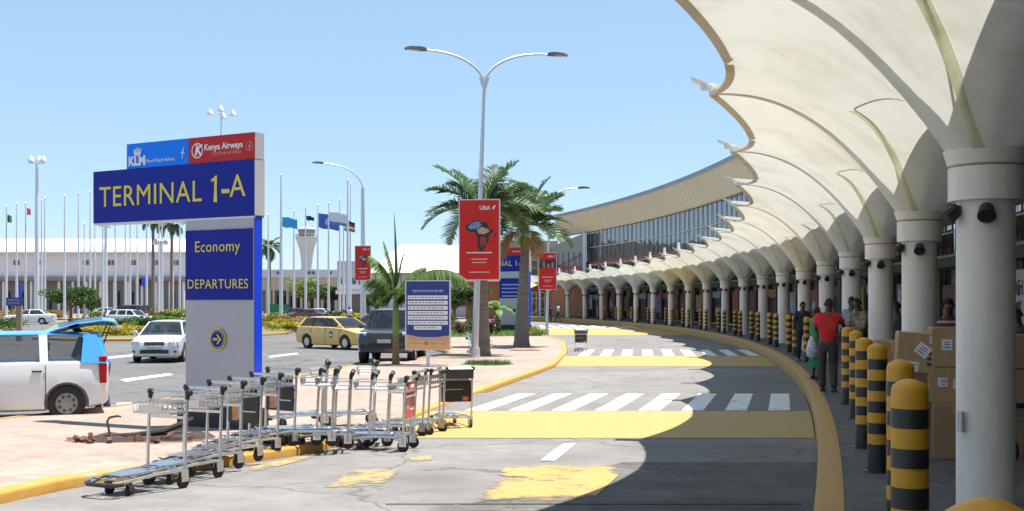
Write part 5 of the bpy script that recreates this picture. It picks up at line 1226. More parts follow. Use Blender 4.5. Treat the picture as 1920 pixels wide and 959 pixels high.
# ================================================================ carton stack on a dolly
CART = mat('brown_cardboard', (.42, .265, .14), .85, var=.12, scale=3, bump=.1); CART2 = mat('dull_cardboard', (.35, .22, .12), .85, var=.12, scale=3); TAPE = mat('parcel_tape', (.42, .28, .14), .4); PAPER = mat('white_shipping_label', (.7, .7, .7), .7, var=.06, scale=30); INK = mat('carton_print', (.06, .05, .045), .8)
def carton(c, d, rz, label, m=CART, labels=(), rx=0):
    t = thing('carton', label, 'box', c, rz, 'stacked cartons'); t.rotation_euler = (0, rx, rz)
    b = MB(); b.bbox((0, 0, d[2] / 2), d, .008); b.build('box_body', m, t)
    q = MB(); q.box((0, 0, d[2] + .0015), (d[0] * .98, .05, .002)); q.box((0, -d[1] / 2 - .0015, d[2] - .06), (.05, .002, .12)); q.build('tape', TAPE, t)
    q = MB(); q.box((0, 0, d[2] + .0005), (d[0] * .97, .004, .0025)); q.build('flap_gap', INK, t)
    for x, z, a, b_, ro in labels:
        q = MB(); q.box((0, 0, 0), (a, .003, b_)); Mx = Matrix.Translation((x, -d[1] / 2 - .002, z)) @ Matrix.Rotation(ro, 4, 'Y'); q.v = [tuple(Mx @ Vector(v)) for v in q.v]; lo_ = q.build('paper_label', PAPER if a > .05 else mat('orange_sticker', (.7, .16, .05), .6), t)
        q = MB()
        for zz in (-.25, 0, .22): q.box((a * random.uniform(-.1, .1), -.0022, b_ * zz), (a * random.uniform(.4, .75), .002, b_ * .07))
        q.v = [tuple(Mx @ Vector(v)) for v in q.v]; q.build('label_print', INK, lo_)
    q = MB()
    for i in range(3): q.box((d[0] * .33, -d[1] / 2 - .0015, .10 + i * .06), (.05, .002, .035))
    q.build('printed_mark', INK, t)
ry = 12.9; rz_ = R_(-14)
bx_ = lambda px: D(px, ry)
z1 = Zh(856, ry); z2 = Zh(752, ry); z3 = Zh(686, ry); z4 = Zh(613, ry)
carton((bx_(1783), ry, z1), (.44, .5, z2 - z1 - .004), rz_, 'lowest plain carton right of the big near bollard', CART2)
carton((bx_(1775), ry + .02, z2), (.42, .46, z3 - z2 - .004), rz_, 'middle carton with two white labels, second from the bottom', CART, [(-.06, .22, .10, .1, 0), (.10, .2, .10, .1, .05), (.14, .08, .1, .06, .2)])
carton((bx_(1780), ry, z3), (.42, .46, z4 - z3 - .004), rz_, 'top right carton with a white label and orange sticker beside the near column', CART, [(-.05, .24, .11, .12, 0), (.17, .30, .045, .1, 0), (.17, .17, .11, .14, 0)])
carton((bx_(1718), ry + .1, Zh(697, ry)), (.42, .46, .43), rz_, 'tilted top left carton with two white labels in front of the second column', CART, [(.06, .25, .15, .13, .55), (-.03, .06, .12, .11, .08), (.15, .37, .06, .08, .1)], rx=R_(5))
carton((bx_(1700), ry + .5, Zh(697, ry + .5)), (.40, .44, .36), rz_, 'carton peeping out behind the tilted one at the left of the stack', CART2)
carton((bx_(1718), ry + .25, .24), (.42, .5, .62 - .004), rz_, 'lower left carton hidden mostly by the bollards', CART2)
carton((bx_(1718), ry + .25, .86), (.42, .5, Zh(697, ry) - .866), rz_, 'carton under the tilted one behind the bollards', CART2)
for i, (px, z, l) in enumerate(((1905, z1, 'bottom carton to the right of the near column'), (1905, z2 - .02, 'middle carton to the right of the near column'), (1905, z3 - .03, 'top carton to the right of the near column'))): carton((bx_(px) + .02, ry + .25, z), (.44, .5, .37), rz_, l, CART2)
t = thing('luggage_dolly', 'low steel dolly with black wheels carrying the cartons', 'dolly', (bx_(1790), ry + .1, 0), rz_)
m = MB(); m.box((.1, 0, z1 - .02), (1.4, .62, .035)); m.build('deck', STEEL, t)
m = MB(); m.box((.1, -.30, z1 - .09), (1.4, .03, .05)); m.box((.1, .30, z1 - .09), (1.4, .03, .05)); m.build('rail', STEEL, t)
for x in (-.42, .62):
    for y in (-.24, .24):
        m = MB(); m.lathe([(0, -.03), (.075, -.035), (.095, -.02), (.1, 0), (.095, .02), (.075, .035), (0, .03)], (x, y, .1), 18, axis='X'); wo = m.build('wheel', RUBBER, t, smooth=True)
        m = MB(); m.box((x, y, z1 - .1), (.12, .08, .1)); m.build('wheel_fork', BLACK, wo)
# ================================================================ palms, shrubs, beds
PTRUNK = mat('palm_trunk_grey', (.2, .17, .15), .9, var=.3, scale=3, bump=.5, stretch=(1, 1, 6)); PTR2 = mat('palm_trunk_brown', (.24, .15, .08), .85, var=.3, scale=4, bump=.4, stretch=(1, 1, 5))
CSH = mat('palm_crownshaft', (.17, .24, .06), .5, var=.25, scale=3)
LF = leaf_mat('palm_leaf', (.05, .095, .038), (.16, .24, .105)); LFY = leaf_mat('young_palm_leaf', (.06, .12, .025), (.16, .24, .07)); LFB = leaf_mat('dry_palm_leaf', (.28, .17, .07), (.42, .27, .10)); RAC = mat('palm_rachis', (.2, .24, .09), .5); RACB = mat('dry_rachis', (.35, .22, .1), .6)
BUSH = leaf_mat('bush_leaf', (.03, .07, .015), (.10, .17, .04)); BUSHL = leaf_mat('light_bush_leaf', (.10, .18, .03), (.24, .32, .06)); BUSHY = leaf_mat('yellow_flower_leaf', (.16, .24, .03), (.6, .42, .03)); BUSHO = leaf_mat('orange_flower_leaf', (.12, .16, .04), (.5, .26, .06)); BUSHR = leaf_mat('purple_bush_leaf', (.06, .04, .03), (.16, .10, .06)); BAN = leaf_mat('broad_leaf', (.05, .13, .02), (.16, .28, .06))
def frond(L, droop, rise, leaf, rach, rnd, nl=42, ll=.5, wl=.03, vee=.5, hang=0.0):
    """feather leaf growing along +x from the origin; returns a two material mesh builder"""
    mb = MB(); pts = []; ang = rise; p = Vector((0, 0, 0)); n = 16
    for i in range(n + 1):
        pts.append(p.copy()); t = i / n; ang = rise - droop * t ** 1.3; p = p + Vector((math.cos(ang), 0, math.sin(ang))) * (L / n)
    mb.tube(pts, [.028 - .024 * i / n for i in range(n + 1)], 5, 1)
    for i in range(nl):
        t = .16 + .84 * (i + .5) / nl; q = t * n; a = min(n - 1, int(q)); c = pts[a].lerp(pts[a + 1], q - a); d = (pts[a + 1] - pts[a]).normalized()
        up = Vector((-d.z, 0, d.x)); l = ll * math.sin(math.pi * min(1, .18 + .8 * t)) ** .7 * rnd.uniform(.85, 1.1)
        for s in (-1, 1):
            el = vee * rnd.uniform(.4, 1.3); sd = (Vector((0, s, 0)) * math.cos(el) + up * math.sin(el)); dr = (sd * .86 + d * .5 + Vector((0, 0, -hang))).normalized()
            w_ = d * wl; m = c + dr * l * .55 + Vector((0, 0, -.03 * l)); e = c + dr * l + Vector((0, 0, -l * rnd.uniform(.08, .34)))
            mb.add([c - w_ * .5, c + w_ * .5, m + w_ * .55, e, m - w_ * .55], [(0, 1, 2, 3, 4)], 0)
    return mb
def palm(base, lean, H, rb, rt, nfr, L, label, rnd, leaf=LF, shaft=.9, dry=0, spear=1.0, trunk=PTRUNK, elev=(1.25, -.25), droop=(1.0, 1.7), ll=.55, name='palm_tree', azs=None, wl=.045, noface=False):
    t = thing(name, label, 'palm tree', base); o = Vector((lean[0], lean[1], H))
    tr = MB(); pts = []; rs = []
    for i in range(26):
        q = i / 25; pts.append(Vector((o.x * q ** 1.5, o.y * q ** 1.5, H * q))); rs.append((rt + (rb - rt) * (1 - q) ** 1.6) * (1 + (.035 if i % 2 else -.02)) * (1.12 if i == 0 else 1))
    tr.tube(pts, rs, 14); tr.build('trunk', trunk, t, smooth=True)
    if shaft:
        cs = MB(); cs.tube([o, o + Vector((0, 0, shaft * .3)), o + Vector((0, 0, shaft * .8)), o + Vector((0, 0, shaft))], [rt * 1.02, rt * 1.15, rt * .9, rt * .5], 12); cs.build('crownshaft', CSH, t, smooth=True)
    top = o + Vector((0, 0, shaft * .92))
    for i in range(nfr + dry):
        isdry = i >= nfr
        q = (i + .5) / max(1, nfr) if not isdry else 1
        az = (azs[i] if azs and i < len(azs) else i * 2.39996 + rnd.uniform(-.25, .25)); az = -az if (noface and math.sin(az) < -.3) else az; rise = elev[0] + (elev[1] - elev[0]) * q + rnd.uniform(-.12, .12) if not isdry else -.35 - .3 * rnd.random()
        dr = droop[0] + (droop[1] - droop[0]) * q if not isdry else 1.0
        mb = frond(L * rnd.uniform(.85, 1.08) * (.8 if isdry else 1), dr, rise, leaf, RAC, rnd, ll=ll * (.8 if isdry else 1), wl=wl, vee=.45)
        f = mb.build('frond', [LFB, RACB] if isdry else [leaf, RAC], t, fix=False); f.location = top + Vector((math.cos(az) * rt * .5, math.sin(az) * rt * .5, -(.12 if isdry else 0))); f.rotation_euler = (rnd.uniform(-.3, .3), 0, az)
        if isdry: f['label'] = 'dry brown frond'
    if spear:
        sp = MB(); sp.tube([top, top + Vector((.02, 0, spear * .35)), top + Vector((-.01, 0, spear * .7)), top + Vector((-.05, .02, spear))], [.06, .055, .035, .006], 6); sp.build('spear_leaf', leaf, t)
    return t
rnd = random.Random(4)
b = G(905, 673); b.z += IZ; y_ = b.y
palm(b, (-.05, .2), Zh(432, y_) - b.z, .30, .17, 21, 2.35, 'stout palm behind the largest red banner with a grass tuft at its foot', rnd, shaft=.9, spear=1.5, elev=(1.3, -.25), droop=(.6, 1.25), ll=.8, wl=.045, noface=True)
b = G(978, 655); b.z += IZ; y_ = b.y; P3 = b
palm(b, (.15, 0), Zh(470, y_) - b.z, .37, .19, 22, 2.4, 'tall palm with dry brown hanging fronds right of the largest red banner', rnd, shaft=1.25, dry=4, spear=1.0, elev=(1.3, -.15), droop=(.6, 1.2), ll=.85, wl=.05)
b = G(742, 690); b.z += IZ; y_ = b.y
yp = palm(b, (0, 0), Zh(632, y_) - b.z, .13, .095, 0, 1.75, 'young slender palm with tall spear leaf left of the information board', rnd, leaf=LFY, shaft=1.25, spear=2.75, trunk=PTR2, elev=(1.35, .15), droop=(1.1, 2.1), ll=.55, azs=[2.8, .3, 3.6, -.5, 1.4, -.12, 3.0, 4.6], wl=.038)
# long frond arching to the right in front of the banner
for L_, az, ri, dr_, l_ in ((1.9, 3.0, 1.5, .35, .34), (1.5, .2, 1.52, .3, .25), (1.7, 3.0, 1.42, 1.0, .55), (1.5, 2.6, 1.15, 1.7, .5), (1.5, .35, 1.3, 1.2, .5), (.9, 3.4, .55, 1.0, .4), (1.2, -1.4, .9, 1.4, .45), (.8, -.6, .5, .9, .4)):
    m = frond(L_, dr_, ri, LFY, RAC, rnd, nl=34, ll=l_ * 1.35, wl=.042, vee=.1, hang=.7); f = m.build('frond', [LFY, RAC], yp, fix=False); f.location = (0, 0, Zh(562, y_) - b.z); f.rotation_euler = (0, 0, az)
fb = frond(2.7, 1.75, .95, LFY, RAC, rnd, nl=50, ll=.95, wl=.045, vee=.05, hang=1.1); f = fb.build('frond', [LFY, RAC], yp, fix=False); f.location = (0, -.05, Zh(560, y_) - b.z); f.rotation_euler = (0, 0, -.18)
# far palms
for px, d, zt, l in ((505, 150, 470, 'far palm with a bleached crown beside the right edge of the big sign'), (322, 160, 425, 'far palm showing under the big sign panel, right one'), (287, 165, 418, 'far slim palm showing under the big sign panel, left one')):
    p = Vector((D(px, d), d, -.43)); palm(p, (0, 0), Zh(zt, d) + .3, .28, .2, 12, 2.3, l, rnd, shaft=.6, spear=.6, elev=(1.1, -.7), ll=.7, wl=.09)
# broad leaved plant in the island bed
b = G(934, 624); b.z += IZ; t = thing('banana_plant', 'broad leaved green plant left of the far terminal sign', 'plant', b)
m = MB(); m.tube([(0, 0, 0), (.03, 0, .9), (0, 0, 1.7)], [.09, .08, .05], 8); m.build('stem', CSH, t, smooth=True)
for i in range(8):
    az = i * 2.4; rows = []; L = rnd.uniform(1.3, 1.8); ang = rnd.uniform(.6, 1.3); p = Vector((0, 0, 1.3 + .05 * i))
    for k in range(9):
        q = k / 8; w_ = .26 * math.sin(math.pi * min(1, q * .9 + .08)); s = Vector((-math.sin(az), math.cos(az), 0)); rows.append([p - s * w_ + Vector((0, 0, -.05)), p, p + s * w_ + Vector((0, 0, -.05))])
        ang -= .22; p = p + Vector((math.cos(az) * math.cos(ang), math.sin(az) * math.cos(ang), math.sin(ang))) * L / 8
    m = MB(); m.grid(rows); m.build('leaf', BAN, t, fix=False)
# leafy masses
def leafy(n, rx, ry, rz, size, seed, flat=.35, lumps=9):
    r = random.Random(seed); mb = MB(); C_ = [(Vector((r.uniform(-.7, .7) * rx, r.uniform(-.7, .7) * ry, rz * r.uniform(.35, 1.3))), r.uniform(.35, .62)) for _ in range(lumps)]
    for i in range(n):
        c, q = r.choice(C_); d = Vector((r.gauss(0, 1), r.gauss(0, 1), r.gauss(0, 1))).normalized() * r.random() ** .4
        p = c + Vector((d.x * rx * q, d.y * ry * q, d.z * rz * q)); p.z = max(.02, p.z)
        a = Vector((r.gauss(0, 1), r.gauss(0, 1), r.gauss(0, flat))).normalized() * size * r.uniform(.6, 1.3); b = a.orthogonal().normalized(); b = (b * r.uniform(-1, 1) + a.normalized().cross(b) * r.uniform(-1, 1)).normalized() * size * .45
        mb.add([p - a, p + b, p + a, p - b], [(0, 1, 2, 3)])
    return mb
SHR = {}
def shrub(px, py, wd, h, m, label, dep=None, n=900, zo=.1, size=.09, d=None, group=None, cat='shrub', name='shrub', stem=True):
    b = G(px, py, zo) if d is None else Vector((D(px, d), d, zl(d) + zo)); dep = dep or wd
    t = thing(name, label, cat, b, 0, group)
    leafy(n, wd / 2, dep / 2, h / 2, size, int(px * 7 + py), lumps=7 + int(wd)).build('foliage', m, t, fix=False)
    if stem:
        s = MB()
        for k in range(4): s.tube([(rnd.uniform(-.1, .1), 0, -.08), (rnd.uniform(-.3, .3) * wd, rnd.uniform(-.2, .2) * dep, h * .6)], [.035, .012], 5)
        s.build('stem', PTR2, t)
    return t
# island bed: grass strip with kerb, clipped shrubs
mb = MB(); mb.grid([[G(845 + (1015 - 845) * k / 8, 632 - 3 * k / 8, IZ + .02) for k in range(9)], [G(850 + (1010 - 850) * k / 8, 619, IZ + .02) for k in range(9)], [G(855 + (1005 - 855) * k / 8, 612, IZ + .02) for k in range(9)]]); tag(mb.build('lawn', GRASS), kind='structure')
gm = MB(); r = random.Random(8)
for i in range(3500):
    p = G(r.uniform(846, 1012), r.uniform(613, 631), IZ + .02); a = r.uniform(0, 6); h = r.uniform(.05, .16); gm.add([p + Vector((math.cos(a) * .02, math.sin(a) * .02, 0)), p - Vector((math.cos(a) * .02, math.sin(a) * .02, 0)), p + Vector((r.uniform(-.05, .05), 0, h))], [(0, 1, 2)])
tag(gm.build('grass', leaf_mat('grass_blade', (.08, .17, .02), (.22, .34, .06)), None, fix=False), 'short bright grass on the island bed around the far sign', 'grass', kind='stuff')
for px, py, wd, h, m, l in ((862, 626, 1.5, 1.5, BUSHR, 'rounded purple brown shrub right of the information board'), (884, 622, 1.1, 1.3, BUSH, 'green shrub behind the largest lamp pole'), (928, 628, .9, 1.5, BUSHR, 'narrow purple brown shrub between the two big palm trunks'), (998, 630, 1.6, .7, BUSHL, 'low bright green hedge right of the tall palm trunk'), (846, 610, 1.6, 1.4, BUSH, 'dark shrub behind the edge of the information board'), (965, 618, 2.0, .7, BUSHL, 'low light green shrub at the foot of the far sign')):
    shrub(px, py, wd, h, m, l, zo=IZ, n=1100, size=.07, group='shrubs on the island bed')
# grass tuft and earth ring at the palm feet
def tuft(px, py, rad, label, n=700):
    c = G(px, py, IZ); mb = MB(); r = random.Random(px)
    for i in range(n):
        a = r.uniform(0, 6.28); q = rad * math.sqrt(r.random()); p = Vector((math.cos(a) * q, math.sin(a) * q, 0)); h = r.uniform(.05, .18); a = r.uniform(0, 6); mb.add([p + Vector((math.cos(a) * .014, math.sin(a) * .014, 0)), p - Vector((math.cos(a) * .014, math.sin(a) * .014, 0)), p + Vector((r.uniform(-.08, .08), r.uniform(-.08, .08), h))], [(0, 1, 2)])
    o = mb.build('grass_tuft', leaf_mat('tuft_blade', (.05, .10, .02), (.15, .2, .06)), None, fix=False); o.location = c; tag(o, label, 'grass', kind='stuff')
tuft(915, 683, .75, 'green grass tuft round the foot of the stout palm')
def earth(name, px, py, rx, ry, m, zo=IZ + .006):
    c = G(px, py, zo); mb = MB(); r = random.Random(px); mb.add([c + Vector((math.cos(k * .314) * rx * r.uniform(.85, 1.1), math.sin(k * .314) * ry * r.uniform(.85, 1.1), 0)) for k in range(20)], [tuple(range(20))]); return tag(mb.build(name, m), kind='structure')
MULCH = ground_mat('red_mulch', ((.10, .045, .035), (.2, .10, .07)), (3, 14), bump=1.0, grain=30)
earth('planting_hole', 985, 657, .7, .9, MULCH); earth('planting_hole', 915, 683, .9, .9, GRASS, IZ + .004)
# dug-up brick bed and bent pipe near the sign foot
c = G(245, 826, IZ); earth('rubble_bed', 255, 824, 1.0, .62, MULCH)
t = thing('brick_rubble', 'heap of broken red bricks and dark soil at the foot of the big sign', 'rubble', c)
r = random.Random(2); m = MB()
for i in range(12): m.lathe([(.0, .0)] and [(r.uniform(.15, .32), -.02), (r.uniform(.1, .2), r.uniform(.03, .07)), (0.0, .08)], (r.uniform(-.5, .8), r.uniform(-.1, .4), 0), 9)
m.build('soil_heap', mat('dark_soil', (.05, .035, .03), .95, var=.4, scale=12, bump=.8), t)
for i in range(20):
    m = MB(); e = Euler((r.uniform(-.5, .5), r.uniform(-.5, .5), r.uniform(0, 3))).to_matrix(); m.box((r.uniform(-.65, .9), r.uniform(-.4, .1), r.uniform(.02, .07)), (r.uniform(.06, .13), r.uniform(.05, .08), r.uniform(.04, .06)), rot=e); m.build('brick', mat('broken_brick', (.13, .055, .045), .9, var=.3, scale=10), t)
t = thing('bent_pipe', 'thin dark bent pipe sticking out of the brick rubble', 'pipe', G(207, 828, IZ)); m = MB(); m.tube([(0, 0, 0), (-.02, 0, .15), (-.05, .02, .26), (-.02, .03, .31), (.08, .05, .33), (.12, .05, .32)], .016, 8); m.build('tube', DKST, t, smooth=True); m = MB(); m.tube([(.02, .1, .05), (.3, .1, .07), (.6, .3, .1), (.95, .5, .24)], .04, 8); m.build('foot', mat('dark_soil', (.05, .035, .03), .95), t, smooth=True)
m = MB()
for i in range(20):
    pass
P_ = [G(150, 848, IZ + .002), G(210, 800, IZ + .002)]
# beds beyond the outer road
BED = ground_mat('bed_soil', ((.10, .12, .05), (.2, .18, .1)), (.4, 3))
def bed(name, pts, kp, m=BED):
    mb = MB(); v = [Vector((p.x, p.y, p.z + .12)) for p in pts]; mb.add(v, [tuple(range(len(v)))]); tag(mb.build(name, m), kind='structure')
    kb = MB(); n = len(pts); rows = []
    for i in range(kp): 
        p = pts[i]; rows.append([(p.x, p.y - .01, p.z - .04), (p.x, p.y, p.z + .13), (p.x, p.y + .28, p.z + .145), (p.x, p.y + .3, p.z + .05)])
    kb.grid(rows); tag(kb.build(name + '_kerb', KERBY, smooth=False), kind='structure')
bed('flower_bed', [G(60, 637), G(160, 641), G(250, 640.5), G(345, 632), G(352, 618), G(300, 606), G(200, 602), G(110, 606)], 4)
bed('flower_bed', [G(380, 632), G(490, 631), G(535, 628), G(556, 621), G(560, 612), G(500, 604), G(420, 603), G(370, 607)], 4)
bed('flower_bed', [G(-200, 640), G(-90, 638), G(-10, 628), G(25, 618), G(20, 606), G(-60, 603), G(-200, 606)], 4)
bed('flag_lawn', [G(-260, 600), G(0, 600.5), G(200, 600), G(420, 599), G(640, 598), G(690, 597), G(690, 589), G(400, 586), G(0, 586), G(-260, 586)], 6, EARTH)
k = 0
HG = 'hedges and flower clumps beyond the outer road'
for px, py, wd, h, m, l in ((182, 630, 2.3, .75, BUSHY, 'yellow green clipped hedge left of the bed kerb'), (222, 629, 2.4, .7, BUSHY, 'yellow green clipped hedge beside the raised blue tailgate'), (262, 628, 2.6, .75, BUSHY, 'yellow green clipped hedge behind the white sedan roof'), (215, 617, 3.2, 1.0, BUSH, 'green shrub mass behind the yellow hedge, left part'), (262, 614, 3.5, 1.1, BUSH, 'green shrub mass behind the yellow hedge, right part'), (310, 611, 3.5, 1.1, BUSHL, 'light green shrub behind the white sedan'), (338, 618, 2.6, .9, BUSHO, 'reddish flower clump by the sign post'),
    (505, 617, 2.6, .9, BUSHY, 'yellow flower clump right of the big sign'), (530, 620, 2.4, .7, BUSHY, 'low yellow flowers at the bed corner'), (548, 613, 2.2, .9, BUSHO, 'orange flower clump behind the taxi'), (515, 607, 3.0, 1.1, BUSHO, 'orange flowers beyond the yellow clump'), (575, 606, 2.5, .9, BUSHO, 'dry orange shrub over the taxi roof'), (8, 621, 2.6, 1.2, BUSH, 'green shrub at the left edge under the blue sign'), (-20, 628, 3.0, 1.2, BUSH, 'dark green shrub cut by the left edge')):
    shrub(px, py, wd, h, m, l, dep=1.6, zo=.12, n=1300, size=.10, group=HG, stem=False)
for px, d, wd, h, m, l in ((20, 140, 6, 1.4, BUSHO, 'orange flowering hedge behind the flagpoles at the far left'), (60, 145, 5, 1.3, BUSHL, 'light green hedge behind the far left flagpoles'), (345, 150, 5, 1.5, BUSHL, 'light green shrub beside the sign post under the far building'), (295, 138, 5, 1.5, BUSHY, 'yellow green shrub under the slim far palms'), (320, 128, 5, 1.3, BUSH, 'green shrub under the right far palm'), (630, 118, 2.3, 1.4, BUSH, 'round green shrub left of the man in white'), (270, 132, 3, 1.6, BUSH, 'green shrub between flagpoles beyond the sedan'), (700, 122, 3, 1.2, BUSHL, 'light green shrub at the foot of the left lamp'),
    (90, 150, 6, 1.2, BUSHO, 'orange hedge left of the umbrella tree'), (205, 142, 5, 1.2, BUSHL, 'light hedge right of the umbrella tree'), (668, 112, 3, 1.2, BUSHY, 'yellow flower clump beside the man in white'), (440, 140, 6, 1.4, BUSHY, 'yellow shrub row hidden partly by the sign post'), (530, 135, 5, 1.2, BUSHL, 'light green hedge under the control tower')):
    shrub(px, 0, wd, h, m, l, dep=2, d=d, n=1100, size=.16, group=HG, stem=False, zo=.1)
def tree(px, d, H, wd, label, m=BUSH, n=2600, size=.22, zc=.62):
    b = Vector((D(px, d), d, -.43)); t = thing('broadleaf_tree', label, 'tree', b)
    s = MB(); s.tube([(0, 0, 0), (.1, 0, H * .3), (0, 0, H * .55)], [.22, .16, .1], 8)
    for k in range(6): a = k * 1.05; s.tube([(.1, 0, H * .3), (math.cos(a) * wd * .3, math.sin(a) * wd * .3, H * .75)], [.09, .03], 6)
    s.build('trunk', PTR2, t, smooth=True)
    c = leafy(n, wd / 2, wd / 2, H * .28, size, int(px + d), lumps=14); c.v = [(x, y, z + H * .42) for x, y, z in c.v]; c.build('crown', m, t, fix=False)
tree(132, 142, 4.6, 5.6, 'spreading umbrella shaped green tree left of the big sign', BUSH, 3200, .2); tree(170, 146, 3.2, 3.4, 'small bushy tree right of the umbrella shaped tree', BUSH, 1800, .2)
tree(575, 185, 6.5, 6, 'green tree in front of the low building under the control tower', BUSHL, 2600, .25); tree(615, 178, 5.5, 5, 'green tree right of the control tower shaft', BUSH, 2200, .25); tree(705, 120, 4, 3, 'small tree behind the small red banner', BUSH, 1500, .18)
tree(880, 118, 4.5, 4.2, 'leafy tree behind the trunk of the stout palm', BUSH, 2200, .2); tree(850, 122, 4.0, 4.0, 'leafy tree behind the information board', BUSH, 2000, .2)
# ================================================================ flagpoles, masts, far buildings, tower
FP = mat('white_flagpole', (.62, .65, .72), .4, .1, var=.04)
FPN = [(12, 388), (31, 383), (48, 382), (78, 377), (84, 372), (121, 369), (147, 363), (158, 421), (169, 361), (178, 415), (193, 380), (216, 372), (235, 400), (244, 380), (257, 400), (275, 372), (298, 390), (304, 378), (324, 385), (337, 378), (503, 404), (527, 330), (551, 397), (573, 390), (596, 385), (616, 382), (637, 375), (644, 400), (652, 340), (657, 345)]
FLAGC = {0: ('green', (.05, .2, .08), .5, .9), 2: ('red and white', (.6, .1, .1), .6, .8), 21: ('sky blue', (.05, .35, .75), 1.7, 1.0), 23: ('dark blue', (.02, .03, .12), 1.0, .5), 24: ('large blue', (.05, .13, .5), 2.9, 1.9), 25: ('white and blue', (.6, .65, .75), 2.3, 1.5), 27: ('dark green and red', (.12, .03, .03), 1.5, 1.3)}
random.seed(21)
for i, (px, py) in enumerate(FPN):
    d = 138 + (i * 37 % 23); fl = FLAGC.get(i)
    if i in (21, 28): d = 118
    b = Vector((D(px, d), d, zl(d) + .1)); H = Zh(py, d) - b.z
    side_ = 'left of the big sign' if i < 20 else 'right of the big sign'
    nth = ordinal(i if i < 20 else i - 20)
    t = thing('flagpole', ('white flagpole flying a %s flag, %s %s' % (fl[0], nth, side_)) if fl else 'bare white flagpole, %s from the left %s' % (nth, side_), 'flagpole', b, 0, 'white flagpoles on the far lawn')
    p = MB(); r0 = .17 if i not in (21, 28) else .20; p.tube([(0, 0, 0), (0, 0, H * .4), (0, 0, H)], [r0, r0 * .8, r0 * .32], 10); p.tube([(0, 0, 0), (0, 0, .4)], [.3, .28], 10); p.build('pole', FP, t, smooth=True)
    k = MB(); k.lathe([(0, -.1), (.09, -.06), (.12, 0), (.09, .06), (0, .1)], (0, 0, H + .08), 10); k.build('finial', SILV, t, smooth=True)
    if fl:
        nm, c, w_, h = fl; rows = []; z0 = H * .93 if i != 21 else H - (415 - 330) / F * d + .45
        if i == 2: z0 = H * .96
        for q in range(13):
            u = q / 12; x = .1 + u * w_ * .92; dz = -.45 * w_ * .35 * u - .06 * math.sin(u * 9); yv = .14 * math.sin(u * 8 + i)
            rows.append([(x, yv + .04 * v, z0 + dz - h * v + .05 * math.sin(u * 7 + v * 2)) for v in (0, .25, .5, .75, 1)])
        f = MB(); f.grid(rows)
        if i == 27: f.m = [(0, 2, 1, 3)[j % 4] for j in range(len(f.f))]
        if i == 25: f.m = [0 if j % 4 < 3 else 1 for j in range(len(f.f))]
        ms = [mat('flag_' + nm.replace(' ', '_'), c, .8, var=.08)]
        if i == 25: ms.append(mat('flag_blue', (.08, .2, .5), .8))
        if i == 27: ms = [mat('flag_black', (.02, .02, .02), .8), mat('flag_white', (.6, .6, .6), .8), mat('flag_red', (.4, .03, .04), .8), mat('flag_green', (.02, .15, .05), .8)]
        fo = f.build('flag', ms, t, smooth=True, fix=False)
        if i == 24:
            e = MB(); e.add([(1.3 + .42 * math.cos(a) * .9, .14 * math.sin(1.3 / (.92 * 2.9) * 8 + i) - .12, z0 - .2 - h * .5 + .42 * math.sin(a)) for a in (2 * math.pi * j / 16 for j in range(16))], [tuple(range(16))]); e.build('flag_emblem', mat('flag_pale', (.3, .42, .7), .8), fo, fix=False)
def mast(px, d, py, lamps, label, r=.3):
    b = Vector((D(px, d), d, -.43)); H = Zh(py, d) - b.z; t = thing('flood_light_mast', label, 'light mast', b, 0, 'tall flood light masts')
    p = MB(); p.tube([(0, 0, 0), (0, 0, H)], [r, r * .45], 12); p.build('pole', FP, t, smooth=True)
    q = MB(); q.tube([(-lamps[0], 0, H - .3), (lamps[0], 0, H - .3)], .07, 6); q.tube([(0, -lamps[0] * .8, H - .3), (0, lamps[0] * .8, H - .3)], .07, 6); q.build('cross_arm', SILV, t)
    s = d / F
    for k, (x, z, y) in enumerate(lamps[1]):
        l = MB(); l.lathe([(0, 8 * s), (2.5 * s, 7 * s), (3 * s, 4.5 * s), (5.2 * s, 1 * s), (5.4 * s, -3 * s), (4.2 * s, -4.5 * s), (0, -5 * s)], (x * s, y * s, H + z * s), 14); l.build('lamp', mat('mast_lamp_white', (.66, .66, .68), .4), t, smooth=True)
mast(415, 185, 212, (1.6, [(-21, 0, 0), (0, 6, -4), (22, -2, 0), (2, -6, 6)]), 'tall light mast with four lamps rising behind the big sign')
mast(69, 150, 302, (1.0, [(-11, 2, 0), (12, 2, 0), (1, 3, 8)]), 'tall light mast with lamps among the flagpoles at the left edge', .38)
mast(198, 165, 421, (.9, [(-6, 0, 0), (6, -2, 0)]), 'light mast ending just under the big sign panel', .35)
mast(301, 160, 452, (1.0, [(-9, -3, 0), (9, -3, 0)]), 'twin lamp mast between the far palms under the sign', .35)
# long white terminal far left
WALLW = mat('white_far_wall', (.74, .70, .74), .7, var=.05, scale=.3); ROOFW = mat('white_vault_roof', (.75, .72, .66), .6, var=.03, scale=.3); GREYF = mat('grey_far_front', (.24, .22, .22), .7, var=.1, scale=.4); DKW = curtain('dark_far_glass', (.025, .025, .03), .1, .3, .15, .5); BEIGW = mat('beige_far_wall', (.42, .37, .3), .8, var=.08, scale=.4)
def far_block(name, label, px0, px1, d, rows, depth=14, cat='building', d1=None):
    """rows: (part, material, py bottom, py top, set-back, roll)"""
    b = Vector((D((px0 + px1) / 2, d), d, -.43)); t = thing(name, label, cat, b); x0, x1 = D(px0, d) - b.x, D(px1, d) - b.x; ps = {}
    for nm, m, pb, pt, sb in rows:
        mb = MB(); z0, z1 = Zh(pb, d) - b.z, Zh(pt, d) - b.z; mb.box(((x0 + x1) / 2, sb + depth / 2, (z0 + z1) / 2), (x1 - x0, depth, z1 - z0)); ps[nm] = mb.build(nm, m, t)
    return t, b, x0, x1, ps
d = 205; FB_ = lambda py: Zh(py, d) + .43
